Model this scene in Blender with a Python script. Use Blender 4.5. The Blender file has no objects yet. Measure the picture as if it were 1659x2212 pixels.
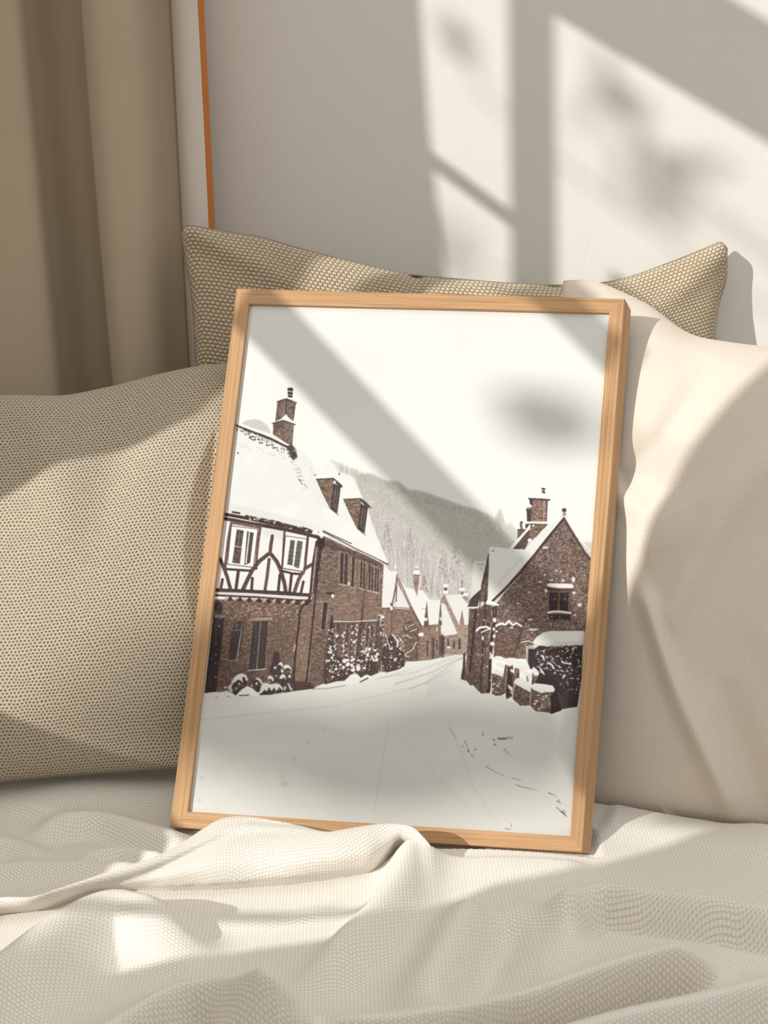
import bpy, math
import numpy as np
from mathutils import Vector, Matrix

sc = bpy.context.scene
COL = sc.collection
BED = 0.50                      # height of the bed's top above the floor
CAM = np.array([0.0, 0.0, BED + 0.83])
FOCAL, IW, IH = 3200.0, 1659, 2212
# rows: camera x, y(down), z(forward) expressed in the room's axes
MR = np.array([[0.999515187, -0.031135058, 0.0], [-0.008085374, -0.259561236, 0.965692804], [-0.030066901, -0.965224623, -0.259687136]])

def ray(px, py):
    return MR @ np.array([(px - IW / 2) / FOCAL, (py - IH / 2) / FOCAL, 1.0])
def on_plane(px, py, p0, n):
    d = ray(px, py); return CAM + d * (np.dot(np.asarray(p0) - CAM, n) / np.dot(d, n))
def at_z(px, py, z): return on_plane(px, py, (0, 0, z), np.array([0, 0, 1.0]))
def at_y(px, py, y): return on_plane(px, py, (0, y, 0), np.array([0, 1.0, 0]))
def to_px(P):
    q = (np.asarray(P) - CAM) @ MR
    return np.stack([q[..., 0] / q[..., 2] * FOCAL + IW / 2, q[..., 1] / q[..., 2] * FOCAL + IH / 2], -1)

# ---------------------------------------------------------------- helpers
def tag(o, label=None, cat=None, group=None, kind=None):
    if label: o['label'] = label
    if cat: o['category'] = cat
    if group: o['group'] = group
    if kind: o['kind'] = kind
    return o
def link(o, parent=None):
    COL.objects.link(o)
    if parent is not None: o.parent = parent
    return o
def empty(name, loc=(0, 0, 0)):
    o = bpy.data.objects.new(name, None); o.empty_display_size = .05; o.location = loc; return link(o)
def mesh_obj(name, V, F, mat, parent=None, uv=None, smooth=True):
    """V: n x 3, F: list or array of faces; if parented, V is given in world space"""
    V = np.asarray(V, float)
    if parent is not None: V = V - np.array(parent.location)
    me = bpy.data.meshes.new(name)
    if isinstance(F, np.ndarray):
        nf, k = F.shape
        me.vertices.add(len(V)); me.vertices.foreach_set('co', V.ravel().astype(np.float32))
        me.loops.add(nf * k); me.loops.foreach_set('vertex_index', F.ravel().astype(np.int32))
        me.polygons.add(nf); me.polygons.foreach_set('loop_start', (np.arange(nf) * k).astype(np.int32))
        me.update(calc_edges=True)
    else:
        me.from_pydata([tuple(v) for v in V], [], F)
    if uv is not None:
        l = me.uv_layers.new(name='UVMap')
        vi = np.empty(len(me.loops), np.int32); me.loops.foreach_get('vertex_index', vi)
        l.data.foreach_set('uv', np.asarray(uv, np.float32)[vi].ravel())
    if smooth: me.polygons.foreach_set('use_smooth', np.ones(len(me.polygons), bool))
    me.materials.append(mat); me.update(); me.validate()
    return link(bpy.data.objects.new(name, me), parent)
def grid_faces(ny, nx, flip=False, off=0):
    i = (np.arange(ny - 1)[:, None] * nx + np.arange(nx - 1)[None]).ravel() + off
    F = np.stack([i, i + 1, i + nx + 1, i + nx], 1)
    return F[:, ::-1] if flip else F
def box_vf(x0, x1, y0, y1, z0, z1):
    V = [(x, y, z) for z in (z0, z1) for y in (y0, y1) for x in (x0, x1)]
    F = [(0, 2, 3, 1), (4, 5, 7, 6), (0, 1, 5, 4), (2, 6, 7, 3), (0, 4, 6, 2), (1, 3, 7, 5)]
    return V, F
def boxes(name, bs, mat, parent=None, bevel=0):
    V = []; F = []
    for b in bs:
        v, f = box_vf(*b); F += [tuple(i + len(V) for i in q) for q in f]; V += v
    o = mesh_obj(name, V, F, mat, parent, smooth=False)
    if bevel:
        m = o.modifiers.new('bevel', 'BEVEL'); m.width = bevel; m.segments = 2
    return o
def resample(P, n):
    P = np.asarray(P, float); L = np.r_[0, np.cumsum(np.linalg.norm(np.diff(P, axis=0), axis=1))]
    t = np.linspace(0, L[-1], n)
    return np.stack([np.interp(t, L, P[:, k]) for k in range(P.shape[1])], 1)
def smooth_curve(P, n, k=None):
    """Catmull-Rom through the points, then evenly resampled"""
    P = np.asarray(P, float); Q = np.vstack([2 * P[0] - P[1], P, 2 * P[-1] - P[-2]]); out = []
    for i in range(len(P) - 1):
        a, b, c, d = Q[i:i + 4]
        for t in np.linspace(0, 1, 16, endpoint=False):
            out.append(.5 * ((2 * b) + (c - a) * t + (2 * a - 5 * b + 4 * c - d) * t * t + (-a + 3 * b - 3 * c + d) * t ** 3))
    out.append(P[-1]); return resample(out, n)
def dist_path(X, Y, P):
    """distance, side (+ left of travel), and position 0..1 along a polyline"""
    best = np.full(X.shape, 1e9); side = np.zeros(X.shape); pos = np.zeros(X.shape)
    L = np.r_[0, np.cumsum(np.hypot(*np.diff(P, axis=0).T))]
    for i in range(len(P) - 1):
        d = P[i + 1] - P[i]; l2 = d @ d + 1e-12
        t = np.clip(((X - P[i, 0]) * d[0] + (Y - P[i, 1]) * d[1]) / l2, 0, 1)
        dx = X - P[i, 0] - t * d[0]; dy = Y - P[i, 1] - t * d[1]
        D = np.hypot(dx, dy); m = D < best
        s = np.sign(d[0] * (Y - P[i, 1]) - d[1] * (X - P[i, 0]))
        best = np.where(m, D, best); side = np.where(m, s, side); pos = np.where(m, (L[i] + t * math.sqrt(l2)) / L[-1], pos)
    return best, side, pos
def sstep(a, b, x):
    t = np.clip((x - a) / (b - a), 0, 1); return t * t * (3 - 2 * t)

# ---------------------------------------------------------------- materials
def srgb(r, g, b):
    f = lambda c: c / 12.92 if c <= .04045 else ((c + .055) / 1.055) ** 2.4
    return (f(r / 255), f(g / 255), f(b / 255), 1)
class NT:
    def __init__(self, name):
        self.m = bpy.data.materials.new(name); self.m.use_nodes = True
        self.t = self.m.node_tree; self.b = self.t.nodes['Principled BSDF']
        self.b.inputs['Specular IOR Level'].default_value = .2
    def n(self, typ, **kw):
        nd = self.t.nodes.new(typ)
        for k, v in kw.items(): setattr(nd, k, v)
        return nd
    def put(self, sock, v):
        if hasattr(v, 'is_output'): self.t.links.new(v, sock)
        else: sock.default_value = v
    def math(self, op, a, b=None, c=None):
        nd = self.n('ShaderNodeMath', operation=op)
        for i, v in enumerate((a, b, c)):
            if v is not None: self.put(nd.inputs[i], v)
        return nd.outputs[0]
    def mix(self, f, a, b, mode='MIX'):
        nd = self.n('ShaderNodeMix', data_type='RGBA', blend_type=mode)
        self.put(nd.inputs[0], f); self.put(nd.inputs[6], a); self.put(nd.inputs[7], b); return nd.outputs[2]
    def noise(self, vec, scale, detail=3, rough=.55, dist=0):
        nd = self.n('ShaderNodeTexNoise'); self.put(nd.inputs['Vector'], vec)
        nd.inputs['Scale'].default_value = scale; nd.inputs['Detail'].default_value = detail; nd.inputs['Roughness'].default_value = rough; nd.inputs['Distortion'].default_value = dist
        return nd.outputs['Fac']
    def ramp(self, f, stops):
        nd = self.n('ShaderNodeValToRGB'); self.put(nd.inputs[0], f); e = nd.color_ramp.elements
        while len(e) < len(stops): e.new(.5)
        for i, (p, c) in enumerate(stops): e[i].position = p; e[i].color = c
        return nd.outputs[0]
    def coord(self, which): return self.n('ShaderNodeTexCoord').outputs[which]
    def scale(self, vec, s):
        nd = self.n('ShaderNodeMapping'); self.put(nd.inputs[0], vec); nd.inputs['Scale'].default_value = s; return nd.outputs[0]
    def bump(self, h, strength, dist):
        nd = self.n('ShaderNodeBump'); self.put(nd.inputs['Height'], h); nd.inputs['Strength'].default_value = strength; nd.inputs['Distance'].default_value = dist
        self.t.links.new(nd.outputs[0], self.b.inputs['Normal'])
    def col(self, c): self.put(self.b.inputs['Base Color'], c)
    def rough(self, v): self.put(self.b.inputs['Roughness'], v)

def fabric(name, cu, cv, dark, light, brick=True, mode='knit', bump=.6, bd=.001, jit=.18, fuzz=.12, sheen=.2, contrast=(.1, .75)):
    """woven or knitted cloth; cu, cv are the stitch pitch in metres (UV is in metres)"""
    N = NT(name); uv = N.coord('UV')
    nv = N.n('ShaderNodeTexNoise'); N.put(nv.inputs['Vector'], uv); nv.inputs['Scale'].default_value = .22 / cu; nv.inputs['Detail'].default_value = 2
    off = N.n('ShaderNodeVectorMath', operation='SUBTRACT'); N.put(off.inputs[0], nv.outputs['Color']); off.inputs[1].default_value = (.5, .5, .5)
    sc_ = N.n('ShaderNodeVectorMath', operation='SCALE'); N.put(sc_.inputs[0], off.outputs[0]); sc_.inputs['Scale'].default_value = cu * jit * 4
    ad = N.n('ShaderNodeVectorMath', operation='ADD'); N.put(ad.inputs[0], uv); N.put(ad.inputs[1], sc_.outputs[0])
    sep = N.n('ShaderNodeSeparateXYZ'); N.put(sep.inputs[0], ad.outputs[0])
    v = N.math('DIVIDE', sep.outputs[1], cv); u = N.math('DIVIDE', sep.outputs[0], cu)
    if brick:
        row = N.math('FLOOR', v); u = N.math('ADD', u, N.math('MULTIPLY', N.math('MODULO', N.math('ABSOLUTE', row), 2.0), .5))
    su = N.math('ABSOLUTE', N.math('SINE', N.math('MULTIPLY', u, math.pi))); sv = N.math('ABSOLUTE', N.math('SINE', N.math('MULTIPLY', v, math.pi)))
    if mode == 'knit': h = N.math('POWER', N.math('MULTIPLY', su, sv), .6)
    else:                                        # open weave: holes where both threads are low
        h = N.math('SUBTRACT', 1.0, N.math('MULTIPLY', N.math('POWER', su, 2.2), N.math('POWER', sv, 2.2)))
    n1 = N.noise(ad.outputs[0], 1.6 / cu, 3, .7); n2 = N.noise(uv, 14, 3, .6)
    n3 = N.noise(N.scale(uv, (.35 / cu, 2.2 / cu, 1)), 1.0, 2, .6)
    hh = N.math('ADD', h, N.math('MULTIPLY', N.math('SUBTRACT', n1, .5), .5))
    c = N.ramp(hh, [(contrast[0], dark), (contrast[1], light)])
    c = N.mix(N.math('MULTIPLY', n3, fuzz), c, tuple(x * .62 for x in dark[:3]) + (1,))
    c = N.mix(N.math('MULTIPLY', n2, .12), c, tuple(min(1, x * 1.15) for x in light[:3]) + (1,))
    N.col(c); N.rough(.95); N.b.inputs['Sheen Weight'].default_value = sheen
    N.bump(hh, bump, bd)
    return N.m

# ---------------------------------------------------------------- the art print
# A flat picture of a snowy village street, drawn with numpy and stored as a
# colour attribute on the print's own mesh.
CX0, CY0, CW, CH, SS = 380, 630, 960, 1200, 2
rng = np.random.RandomState(7)

def lin(c):
    c = np.asarray(c, float) / 255.0
    return np.where(c <= .04045, c / 12.92, ((c + .055) / 1.055) ** 2.4)

def box_blur(a, r):
    r = int(r)
    if r < 1: return a
    for ax in (0, 1):
        pad = [(0, 0)] * a.ndim; pad[ax] = (r + 1, r)
        c = np.cumsum(np.pad(a, pad, mode='edge'), axis=ax)
        n = a.shape[ax]
        a = (np.take(c, range(2 * r + 1, 2 * r + 1 + n), axis=ax) - np.take(c, range(0, n), axis=ax)) / (2 * r + 1)
    return a

def blur(a, r):
    return box_blur(box_blur(a, max(1, round(r * .6))), max(1, round(r * .6))) if r >= 1 else a

def vnoise(h, w, cy, cx, seed=0):
    """smooth value noise; cy, cx are the cell sizes in pixels"""
    g = np.random.RandomState(seed).rand(int(h / cy) + 3, int(w / cx) + 3)
    y = np.arange(h) / cy; x = np.arange(w) / cx
    yi = y.astype(int); xi = x.astype(int)
    fy = (y - yi)[:, None]; fx = (x - xi)[None]
    fy = fy * fy * (3 - 2 * fy); fx = fx * fx * (3 - 2 * fx)
    a = g[np.ix_(yi, xi)]; b = g[np.ix_(yi, xi + 1)]; c = g[np.ix_(yi + 1, xi)]; d = g[np.ix_(yi + 1, xi + 1)]
    return (a * (1 - fx) + b * fx) * (1 - fy) + (c * (1 - fx) + d * fx) * fy

def fbm(h, w, cy, cx, seed=0, oct=3):
    s = 0; t = 0; k = 1.0
    for i in range(oct):
        s = s + k * vnoise(h, w, max(1.01, cy / 2 ** i), max(1.01, cx / 2 ** i), seed + i * 17); t += k; k *= .6
    return s / t

class Canvas:
    def __init__(self):
        self.a = np.zeros((CH * SS, CW * SS, 3), np.float32)
    def bb(self, P, m=0):
        P = (np.asarray(P, float) - [CX0, CY0]) * SS
        x0, y0 = np.floor(P.min(0) - m * SS - 1).astype(int); x1, y1 = np.ceil(P.max(0) + m * SS + 2).astype(int)
        x0 = max(0, x0); y0 = max(0, y0); x1 = min(CW * SS, x1); y1 = min(CH * SS, y1)
        if x1 <= x0 or y1 <= y0: return None
        return P, x0, y0, x1, y1
    def mask_poly(self, P, soft=0):
        r = self.bb(P, soft * 2)
        if r is None: return None
        P, x0, y0, x1, y1 = r
        X = (np.arange(x0, x1) + .5)[None]; Y = (np.arange(y0, y1) + .5)[:, None]
        ins = np.zeros((y1 - y0, x1 - x0), bool)
        n = len(P)
        for i in range(n):
            ax, ay = P[i]; bx, by = P[(i + 1) % n]
            if ay == by: continue
            ya = max(y0, int(min(ay, by)) - 1) - y0; yb = min(y1, int(max(ay, by)) + 2) - y0
            if yb <= ya: continue
            Ys = Y[ya:yb]
            c = ((ay > Ys) != (by > Ys)) & (X < (bx - ax) * (Ys - ay) / (by - ay) + ax)
            ins[ya:yb] ^= c
        m = ins.astype(np.float32)
        if soft: m = blur(m, soft * SS)
        return m, x0, y0, x1, y1
    def put(self, r, col, alpha):
        m, x0, y0, x1, y1 = r
        m = (m * alpha)[..., None]
        v = self.a[y0:y1, x0:x1]
        v += (col - v) * m
    def poly(self, P, col, alpha=1, soft=0):
        r = self.mask_poly(P, soft)
        if r: self.put(r, np.asarray(col, np.float32), alpha)
    def tex(self, P, c0, c1, cy=2, cx=4, con=1.6, alpha=1, soft=0, seed=1, shear=0.0, oct=3):
        """polygon filled with a mottled mix of two colours"""
        r = self.mask_poly(P, soft)
        if not r: return
        m, x0, y0, x1, y1 = r
        h, w = m.shape
        ext = int(abs(shear) * w) + 2
        n = fbm(h + ext, w, cy * SS, cx * SS, seed, oct)
        if shear:
            off = (np.arange(w) * abs(shear)).astype(int)
            if shear > 0: off = off[::-1]
            n = n[(np.arange(h)[:, None] + off[None]), np.arange(w)[None]]
        else: n = n[:h]
        n = np.clip((n - .5) * con + .5, 0, 1)[..., None]
        self.put(r, np.asarray(c0, np.float32) * (1 - n) + np.asarray(c1, np.float32) * n, alpha)
    def line(self, P, width, col, alpha=1, soft=.35, w2=None):
        """polyline; the width may taper to w2"""
        r = self.bb(P, max(width, w2 or 0) + soft + 1)
        if r is None: return
        P, x0, y0, x1, y1 = r
        L = np.concatenate([[0], np.cumsum(np.hypot(*np.diff(P, axis=0).T))]); T = max(L[-1], 1e-6)
        w2 = width if w2 is None else w2
        M = np.zeros((y1 - y0, x1 - x0), np.float32)
        for i in range(len(P) - 1):
            q = self.bb(P[i:i + 2] / SS + [CX0, CY0], max(width, w2) + soft + 1)
            if q is None: continue
            _, a0, b0, a1, b1 = q
            X = (np.arange(a0, a1) + .5)[None]; Y = (np.arange(b0, b1) + .5)[:, None]
            d = P[i + 1] - P[i]; l2 = max(d @ d, 1e-9)
            t = np.clip(((X - P[i][0]) * d[0] + (Y - P[i][1]) * d[1]) / l2, 0, 1)
            D = np.hypot(X - P[i][0] - t * d[0], Y - P[i][1] - t * d[1])
            s = (L[i] + t * np.sqrt(l2)) / T
            hw = (width + (w2 - width) * s) * SS / 2
            v = np.clip((hw - D) / (soft * SS) + .5, 0, 1)
            sl = M[b0 - y0:b1 - y0, a0 - x0:a1 - x0]
            np.maximum(sl, v, out=sl)
        self.put((M, x0, y0, x1, y1), np.asarray(col, np.float32), alpha)
    def blob(self, x, y, rx, ry, col, alpha=1, soft=.4, ang=0):
        r = self.bb([(x, y)], max(rx, ry) + soft + 1)
        if r is None: return
        P, x0, y0, x1, y1 = r
        X = (np.arange(x0, x1) + .5)[None] - P[0][0]; Y = (np.arange(y0, y1) + .5)[:, None] - P[0][1]
        c, s = math.cos(ang), math.sin(ang)
        u = (X * c + Y * s) / (rx * SS); v = (-X * s + Y * c) / (ry * SS)
        d = np.hypot(u, v)
        k = soft / max(min(rx, ry), .3)
        self.put((np.clip((1 - d) / k + .5, 0, 1), x0, y0, x1, y1), np.asarray(col, np.float32), alpha)
    def flakes(self, P, n, r0, r1, col, alpha=1, flat=1.0, seed=0, soft=.35, ang=0):
        """n small blobs strewn inside a polygon"""
        P = np.asarray(P, float); g = np.random.RandomState(seed); lo, hi = P.min(0), P.max(0)
        k = 0; tries = 0
        while k < n and tries < n * 30:
            tries += 1
            x, y = lo + g.rand(2) * (hi - lo)
            ins = False
            for i in range(len(P)):
                ax, ay = P[i]; bx, by = P[(i + 1) % len(P)]
                if (ay > y) != (by > y) and x < (bx - ax) * (y - ay) / (by - ay) + ax: ins = not ins
            if not ins: continue
            r = r0 + (r1 - r0) * g.rand() ** 2
            self.blob(x, y, r, r * flat * (.7 + .5 * g.rand()), col, alpha * (.6 + .4 * g.rand()), soft, ang + (g.rand() - .5) * .8)
            k += 1

def Z(ox, oy, s):
    return lambda *p: [(ox + p[i] / s, oy + p[i + 1] / s) for i in range(0, len(p), 2)]
z1 = Z(430, 820, 3.95); z2 = Z(430, 1120, 3.95); z3 = Z(680, 1180, 4.879); z4 = Z(960, 1020, 4.879)
z5 = Z(960, 1280, 4.879); z6 = Z(680, 960, 3.77); z7 = Z(400, 1480, 1.929); z8 = Z(440, 1360, 5.925); z9 = Z(960, 1560, 5.925)

def paint_village():
    C = Canvas()
    SN = (238, 239, 236); SN2 = (222, 222, 217); DK = (58, 36, 36); BM = (74, 44, 38)
    H, W = CH * SS, CW * SS
    C.a[:] = (241, 241, 237)
    n = fbm(H, W, 300, 500, 3)[..., None]
    C.a += (n - .5) * 8
    # misty wooded hill
    hill = z6(130,120, 200,150, 260,180, 330,200, 400,240, 460,235, 520,270, 600,300, 680,300, 760,370, 870,380, 930,400, 1040,440, 1120,470, 1230,510, 1300,520, 1400,560,
              1470,600, 1485,560, 1508,515, 1535,580, 1550,650, 1600,640, 1660,720, 1800,760, 2300,800) + [(1340, 1400), (700, 1400)]
    C.tex(hill, (192, 192, 184), (206, 206, 198), 6, 4, 1.4, .75, 3, 5)
    hill2 = z6(330,250, 400,240, 460,235, 520,270, 600,300, 680,300, 760,370, 870,380, 930,400, 1040,440, 1120,470, 1230,510, 1300,525, 1400,570, 1500,660, 1620,790, 1640,960, 1300,960, 1240,1240, 700,1200, 460,700)
    C.tex(hill2, (170, 171, 161), (190, 190, 181), 5, 3, 1.8, .8, 3, 9)
    for i in range(160):                      # tree tops along the ridge
        t = rng.rand(); px = 735 + t * 350; py = 1003 + t * 125 + rng.randn() * 3
        C.line([(px, py + 14), (px + rng.randn(), py - 1 - rng.rand() * 4)], 4.2, (168, 169, 160), .22, 1.2, .4)
    C.line(z6(1508,520, 1508,640), 1, (176, 178, 170), .6, 1, 2)
    for k in range(9):
        C.line(z6(1508 - 4 - k * 4.5, 540 + k * 13, 1508, 530 + k * 12, 1508 + 4 + k * 4.5, 540 + k * 13), 2.6, (180, 182, 174), .35, 1.2)
    C.tex([(700, 980), (1340, 1120), (1340, 1000), (700, 900)], (241, 241, 237), (241, 241, 237), 9, 9, 1, .35, 26, 3)
    hz = z6(440,230, 2400,800, 2400,560, 440,60); C.poly(hz, (240, 240, 236), .45, 12)
    # frosted bare trees
    grove = z6(390,330, 460,440, 560,500, 650,570, 760,650, 830,720, 900,760, 960,850, 1010,900, 1060,840, 1120,900, 1180,860, 1240,1000, 1290,1100, 1290,1240, 1100,1300, 560,1300, 420,600)
    C.tex(grove, (178, 170, 167), (216, 211, 208), 3, 1.6, 2.2, .8, 4, 12)
    for i in range(420):
        px = 790 + rng.rand() * 215; top = 1085 + (px - 790) * .62 + rng.rand() * 60
        py = min(1290, top + 30 + rng.rand() * 90)
        dx = rng.randn() * 10
        C.line([(px, py), (px + dx * .4, (py + top) / 2), (px + dx, top)], 1.1, (150, 138, 136) if rng.rand() < .55 else (232, 229, 226), .38, .5, .3)
    for (cx, cy, hh, ww, col) in ((836, 1135, 60, 13, (128, 122, 118)), (885, 1140, 62, 11, (140, 132, 128)), (957, 1186, 60, 12, (140, 133, 128)), (985, 1180, 78, 16, (122, 122, 114)), (916, 1245, 34, 9, (120, 104, 102))):
        for k in range(150):
            t = rng.rand(); yy = cy + t * hh; w = ww * (.25 + .75 * t)
            xx = cx + (rng.rand() - .5) * 2 * w
            C.line([(xx, yy), (xx + (xx - cx) * .25, yy + 4)], 1.5, col if rng.rand() < .72 else (214, 212, 206), .5, .5, .5)
    C.flakes(grove, 130, .5, 1.5, (244, 243, 241), .75, 1.2, 4)
    # bush behind the ridge
    C.tex(z1(340,390, 400,350, 470,335, 530,350, 590,395, 610,450, 620,480, 330,400), (176, 171, 166), (214, 211, 206), 1.5, 1, 2, .8, 2, 21)
    # ------------------------------------------------ far end of the street
    C.tex(z3(1310,590, 1370,510, 1400,520, 1530,500, 1660,560, 1660,1140, 1340,1180, 1340,950), (150, 128, 116), (172, 150, 136), 2, 3, 1.5, 1, .5, 31)
    C.poly(z3(1370,515, 1525,505, 1570,590, 1620,610, 1620,820, 1575,830, 1550,690, 1540,740, 1525,840), SN2, 1, .5)
    C.poly(z3(1385,520, 1525,505, 1625,620, 1612,830, 1575,825, 1552,690, 1520,830), (226, 226, 222))
    C.line(z3(1345,545, 1420,660, 1520,850), 3.4, (150, 128, 112))
    C.line(z3(1317,590, 1368,515), 1.5, (110, 85, 72))
    C.poly(z3(1525,800, 1552,680, 1572,780, 1575,840, 1530,850), (150, 126, 112)); C.line(z3(1552,675, 1548,780), .9, (96, 72, 64))
    C.poly(z3(1330,600, 1370,605, 1505,925, 1370,950, 1330,900), (224, 224, 220))
    C.line(z3(1365,950, 1505,928), .8, (90, 66, 58))
    C.tex(z3(1365,955, 1500,930, 1500,1150, 1370,1170), (140, 116, 104), (160, 138, 124), 2, 3, 1.5, 1, .3, 33)
    C.poly(z3(1330,930, 1365,950, 1365,1180, 1330,1175), (74, 48, 48))
    for q in ((1395,970,1415,1055), (1455,1000,1478,1080), (1512,970,1540,1085)):
        C.poly(z3(q[0], q[1], q[2], q[1] + 4, q[2] - 2, q[3], q[0], q[3]), (78, 58, 58))
    C.blob(680 + 1412 / 4.879, 1180 + 1066 / 4.879, 4, 2, SN)
    # snow capped finials and stacks
    for (fx, fy, sc) in ((1380, 365, 1.0), (1553, 405, 1.1)):
        C.blob(680 + fx / 4.879, 1180 + (fy + 110) / 4.879, 6.2 * sc, 3.6, SN2); C.blob(680 + fx / 4.879, 1180 + (fy + 85) / 4.879, 3, 5, (120, 108, 104))
        C.blob(680 + fx / 4.879, 1180 + (fy + 50) / 4.879, 6.4 * sc, 4.2, (232, 231, 227)); C.blob(680 + fx / 4.879, 1180 + (fy + 5) / 4.879, 2, 2.8, (205, 200, 196))
    C.blob(680 + 1378 / 4.879, 1180 + 485 / 4.879, 6, 3.2, (240, 240, 237)); C.blob(680 + 1378 / 4.879, 1180 + 455 / 4.879, 3.4, 2.6, (96, 76, 70))
    C.line(z3(1553,370, 1553,430), 1.2, (70, 52, 50)); C.blob(680 + 1590 / 4.879, 1180 + 508 / 4.879, 6, 2.4, SN)
    C.line(z3(1266,515, 1266,560), 3, (214, 210, 205), 1, .8, 4)
    # mid terrace
    C.tex(z3(1130,820, 1200,600, 1330,600, 1330,1170, 1260,1190, 1130,1215), (122, 96, 84), (150, 124, 110), 2, 3, 1.6, 1, .4, 35)
    C.poly(z3(1180,560, 1325,570, 1330,620, 1305,820, 1205,832, 1185,700), (228, 228, 224))
    C.line(z3(1205,834, 1310,822), .9, (84, 60, 54)); C.line(z3(1328,590, 1306,810), 1.2, (88, 66, 60))
    C.poly(z3(1308,770, 1330,600, 1338,800, 1345,830, 1310,830), (96, 70, 62)); C.blob(680 + 1325 / 4.879, 1180 + 765 / 4.879, 2.2, 4.2, (215, 212, 208))
    for q in ((1275,840,1298,900), (1200,850,1212,895), (1178,990,1196,1160), (1230,960,1262,1180), (1280,985,1296,1100), (1310,930,1328,1150)):
        C.poly(z3(q[0], q[1], q[2], q[1] + 4, q[2] - 2, q[3], q[0], q[3]), (84, 60, 58))
    C.poly(z3(1280,850, 1296,848, 1294,896, 1278,900), (206, 203, 198)); C.poly(z3(1095,1000, 1135,1010, 1130,1190, 1085,1190), (150, 148, 142))
    # long white roof with stack
    C.tex(z3(700,640, 1140,640, 1140,1215, 960,1215, 940,1270, 700,1330), (112, 84, 72), (146, 118, 102), 2, 3, 1.7, 1, .4, 37)
    C.poly(z3(875,330, 960,430, 1060,460, 1140,462, 1205,560, 1180,600, 1160,700, 1150,830, 1125,850, 1060,740, 960,570), (232, 232, 229))
    C.line(z3(880,340, 925,430, 985,570, 1060,720, 1130,850), 2.6, (110, 84, 72)); C.line(z3(866,350, 985,600, 1125,855), 1.2, (66, 44, 42))
    C.poly(z3(865,400, 935,520, 995,650, 850,640), (224, 224, 220)); C.line(z3(845,652, 1000,666), 1.5, SN); C.line(z3(845,664, 1000,676), 1.2, (70, 48, 46))
    C.poly(z3(1155,790, 1178,590, 1195,780, 1200,850, 1150,860), (98, 74, 64)); C.line(z3(1180,590, 1190,740), .9, (60, 42, 40)); C.blob(680 + 1168 / 4.879, 1180 + 770 / 4.879, 3.6, 3.4, SN)
    C.line(z3(1130,662, 1165,660), .8, (120, 110, 104))
    C.tex(z3(1040,300, 1100,300, 1095,400, 1078,530, 1045,440), (126, 96, 90), (162, 134, 124), 2, 2, 1.5, 1, .4, 39)
    C.poly(z3(1035,295, 1050,255, 1075,235, 1100,260, 1108,300, 1070,305), SN); C.line(z3(1038,300, 1105,304), 1.3, (80, 56, 54))
    C.blob(680 + 1073 / 4.879, 1180 + 222 / 4.879, 3.2, 2.4, SN); C.line(z3(1060,242, 1088,242), 1.6, (90, 66, 62))
    # stable roof left of it
    C.poly(z3(728,195, 800,265, 860,258, 870,290, 830,500, 800,645, 715,650, 690,560, 705,400), (230, 230, 227))
    C.line(z3(868,300, 850,440, 815,620), 2.8, (106, 76, 66)); C.line(z3(862,420, 858,580), 2, (74, 48, 44)); C.line(z3(800,600, 820,650), 3, (104, 74, 66))
    C.blob(680 + 848 / 4.879, 1180 + 215 / 4.879, 2.2, 5.6, (226, 224, 220)); C.line(z3(700,652, 800,655), 1.6, (66, 42, 40))
    C.line(z3(810,680, 812,1000), 1.3, (60, 38, 36)); C.line(z3(850,670, 838,980), .8, (84, 60, 54)); C.blob(680 + 808 / 4.879, 1180 + 655 / 4.879, 3, 4, SN)
    C.tex(z3(940,800, 1010,780, 1090,850, 1130,870, 1100,1000, 1085,1215, 960,1210, 940,1060), (72, 48, 44), (120, 92, 82), 1.5, 1.5, 2, .85, 1, 41)
    for pts in ((1070,1010, 1030,1090, 950,1140), (950,930, 1020,970), (1000,900, 1080,870), (955,830, 970,880), (950,1150, 990,1165), (990,850, 1040,820)):
        C.line(z3(*pts), 1.6, SN, .9)
    C.blob(680 + 1120 / 4.879, 1180 + 930 / 4.879, 6, 4.2, SN); C.blob(680 + 1112 / 4.879, 1180 + 960 / 4.879, 4, 2.4, (128, 70, 60)); C.line(z3(1080,1020, 1075,1215), 1.2, (70, 46, 44))
    C.flakes(z3(940,800, 1130,870, 1085,1215, 940,1210), 60, .5, 1.4, SN, .8, .8, 6)
    # ------------------------------------------------ big left house
    roof = z1(325,365, 480,420, 640,470, 760,520, 830,560, 960,690, 1000,760, 1140,705, 1200,790, 1290,815, 1320,850, 1425,1070, 1500,1290, 1612,1560, 1580,1580, 1350,1450, 1060,1310, 1000,1300, 700,1230, 230,1135, 190,700)
    C.tex(roof, (228, 230, 227), (239, 239, 236), 40, 30, 1.2, 1, .5, 51)
    C.poly(z1(950,750, 1000,850, 1130,1100, 1190,1160, 1000,1060, 930,900), (224, 224, 220), .5, 5)
    C.poly(z1(240,1050, 600,1130, 900,1210, 1050,1290, 700,1230, 230,1130), (218, 219, 214), .6, 4)
    # stone house wall on the right of the front
    C.tex(z2(1010,160, 1075,150, 1190,200, 1330,270, 1500,350, 1575,395, 1560,700, 1550,1340, 1330,1400, 1060,1410, 960,1455, 780,1475, 960,700), (98, 72, 62), (142, 114, 98), 2.0, 4.5, 1.9, 1, .3, 53, -.12)
    C.tex(z2(1150,640, 1555,650, 1540,860, 1150,890), (116, 88, 76), (146, 117, 101), 2, 7, 1.3, .75, 3, 54, -.06)
    C.tex(z2(1000,170, 1190,220, 1190,600, 1000,700), (84, 62, 54), (138, 112, 98), 2.5, 5, 2.2, .7, 3, 55)
    C.tex(z2(960,980, 1120,960, 1090,1300, 1060,1400, 940,1440), (78, 55, 48), (128, 101, 87), 2.3, 5, 2.6, .8, 1, 56)
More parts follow.
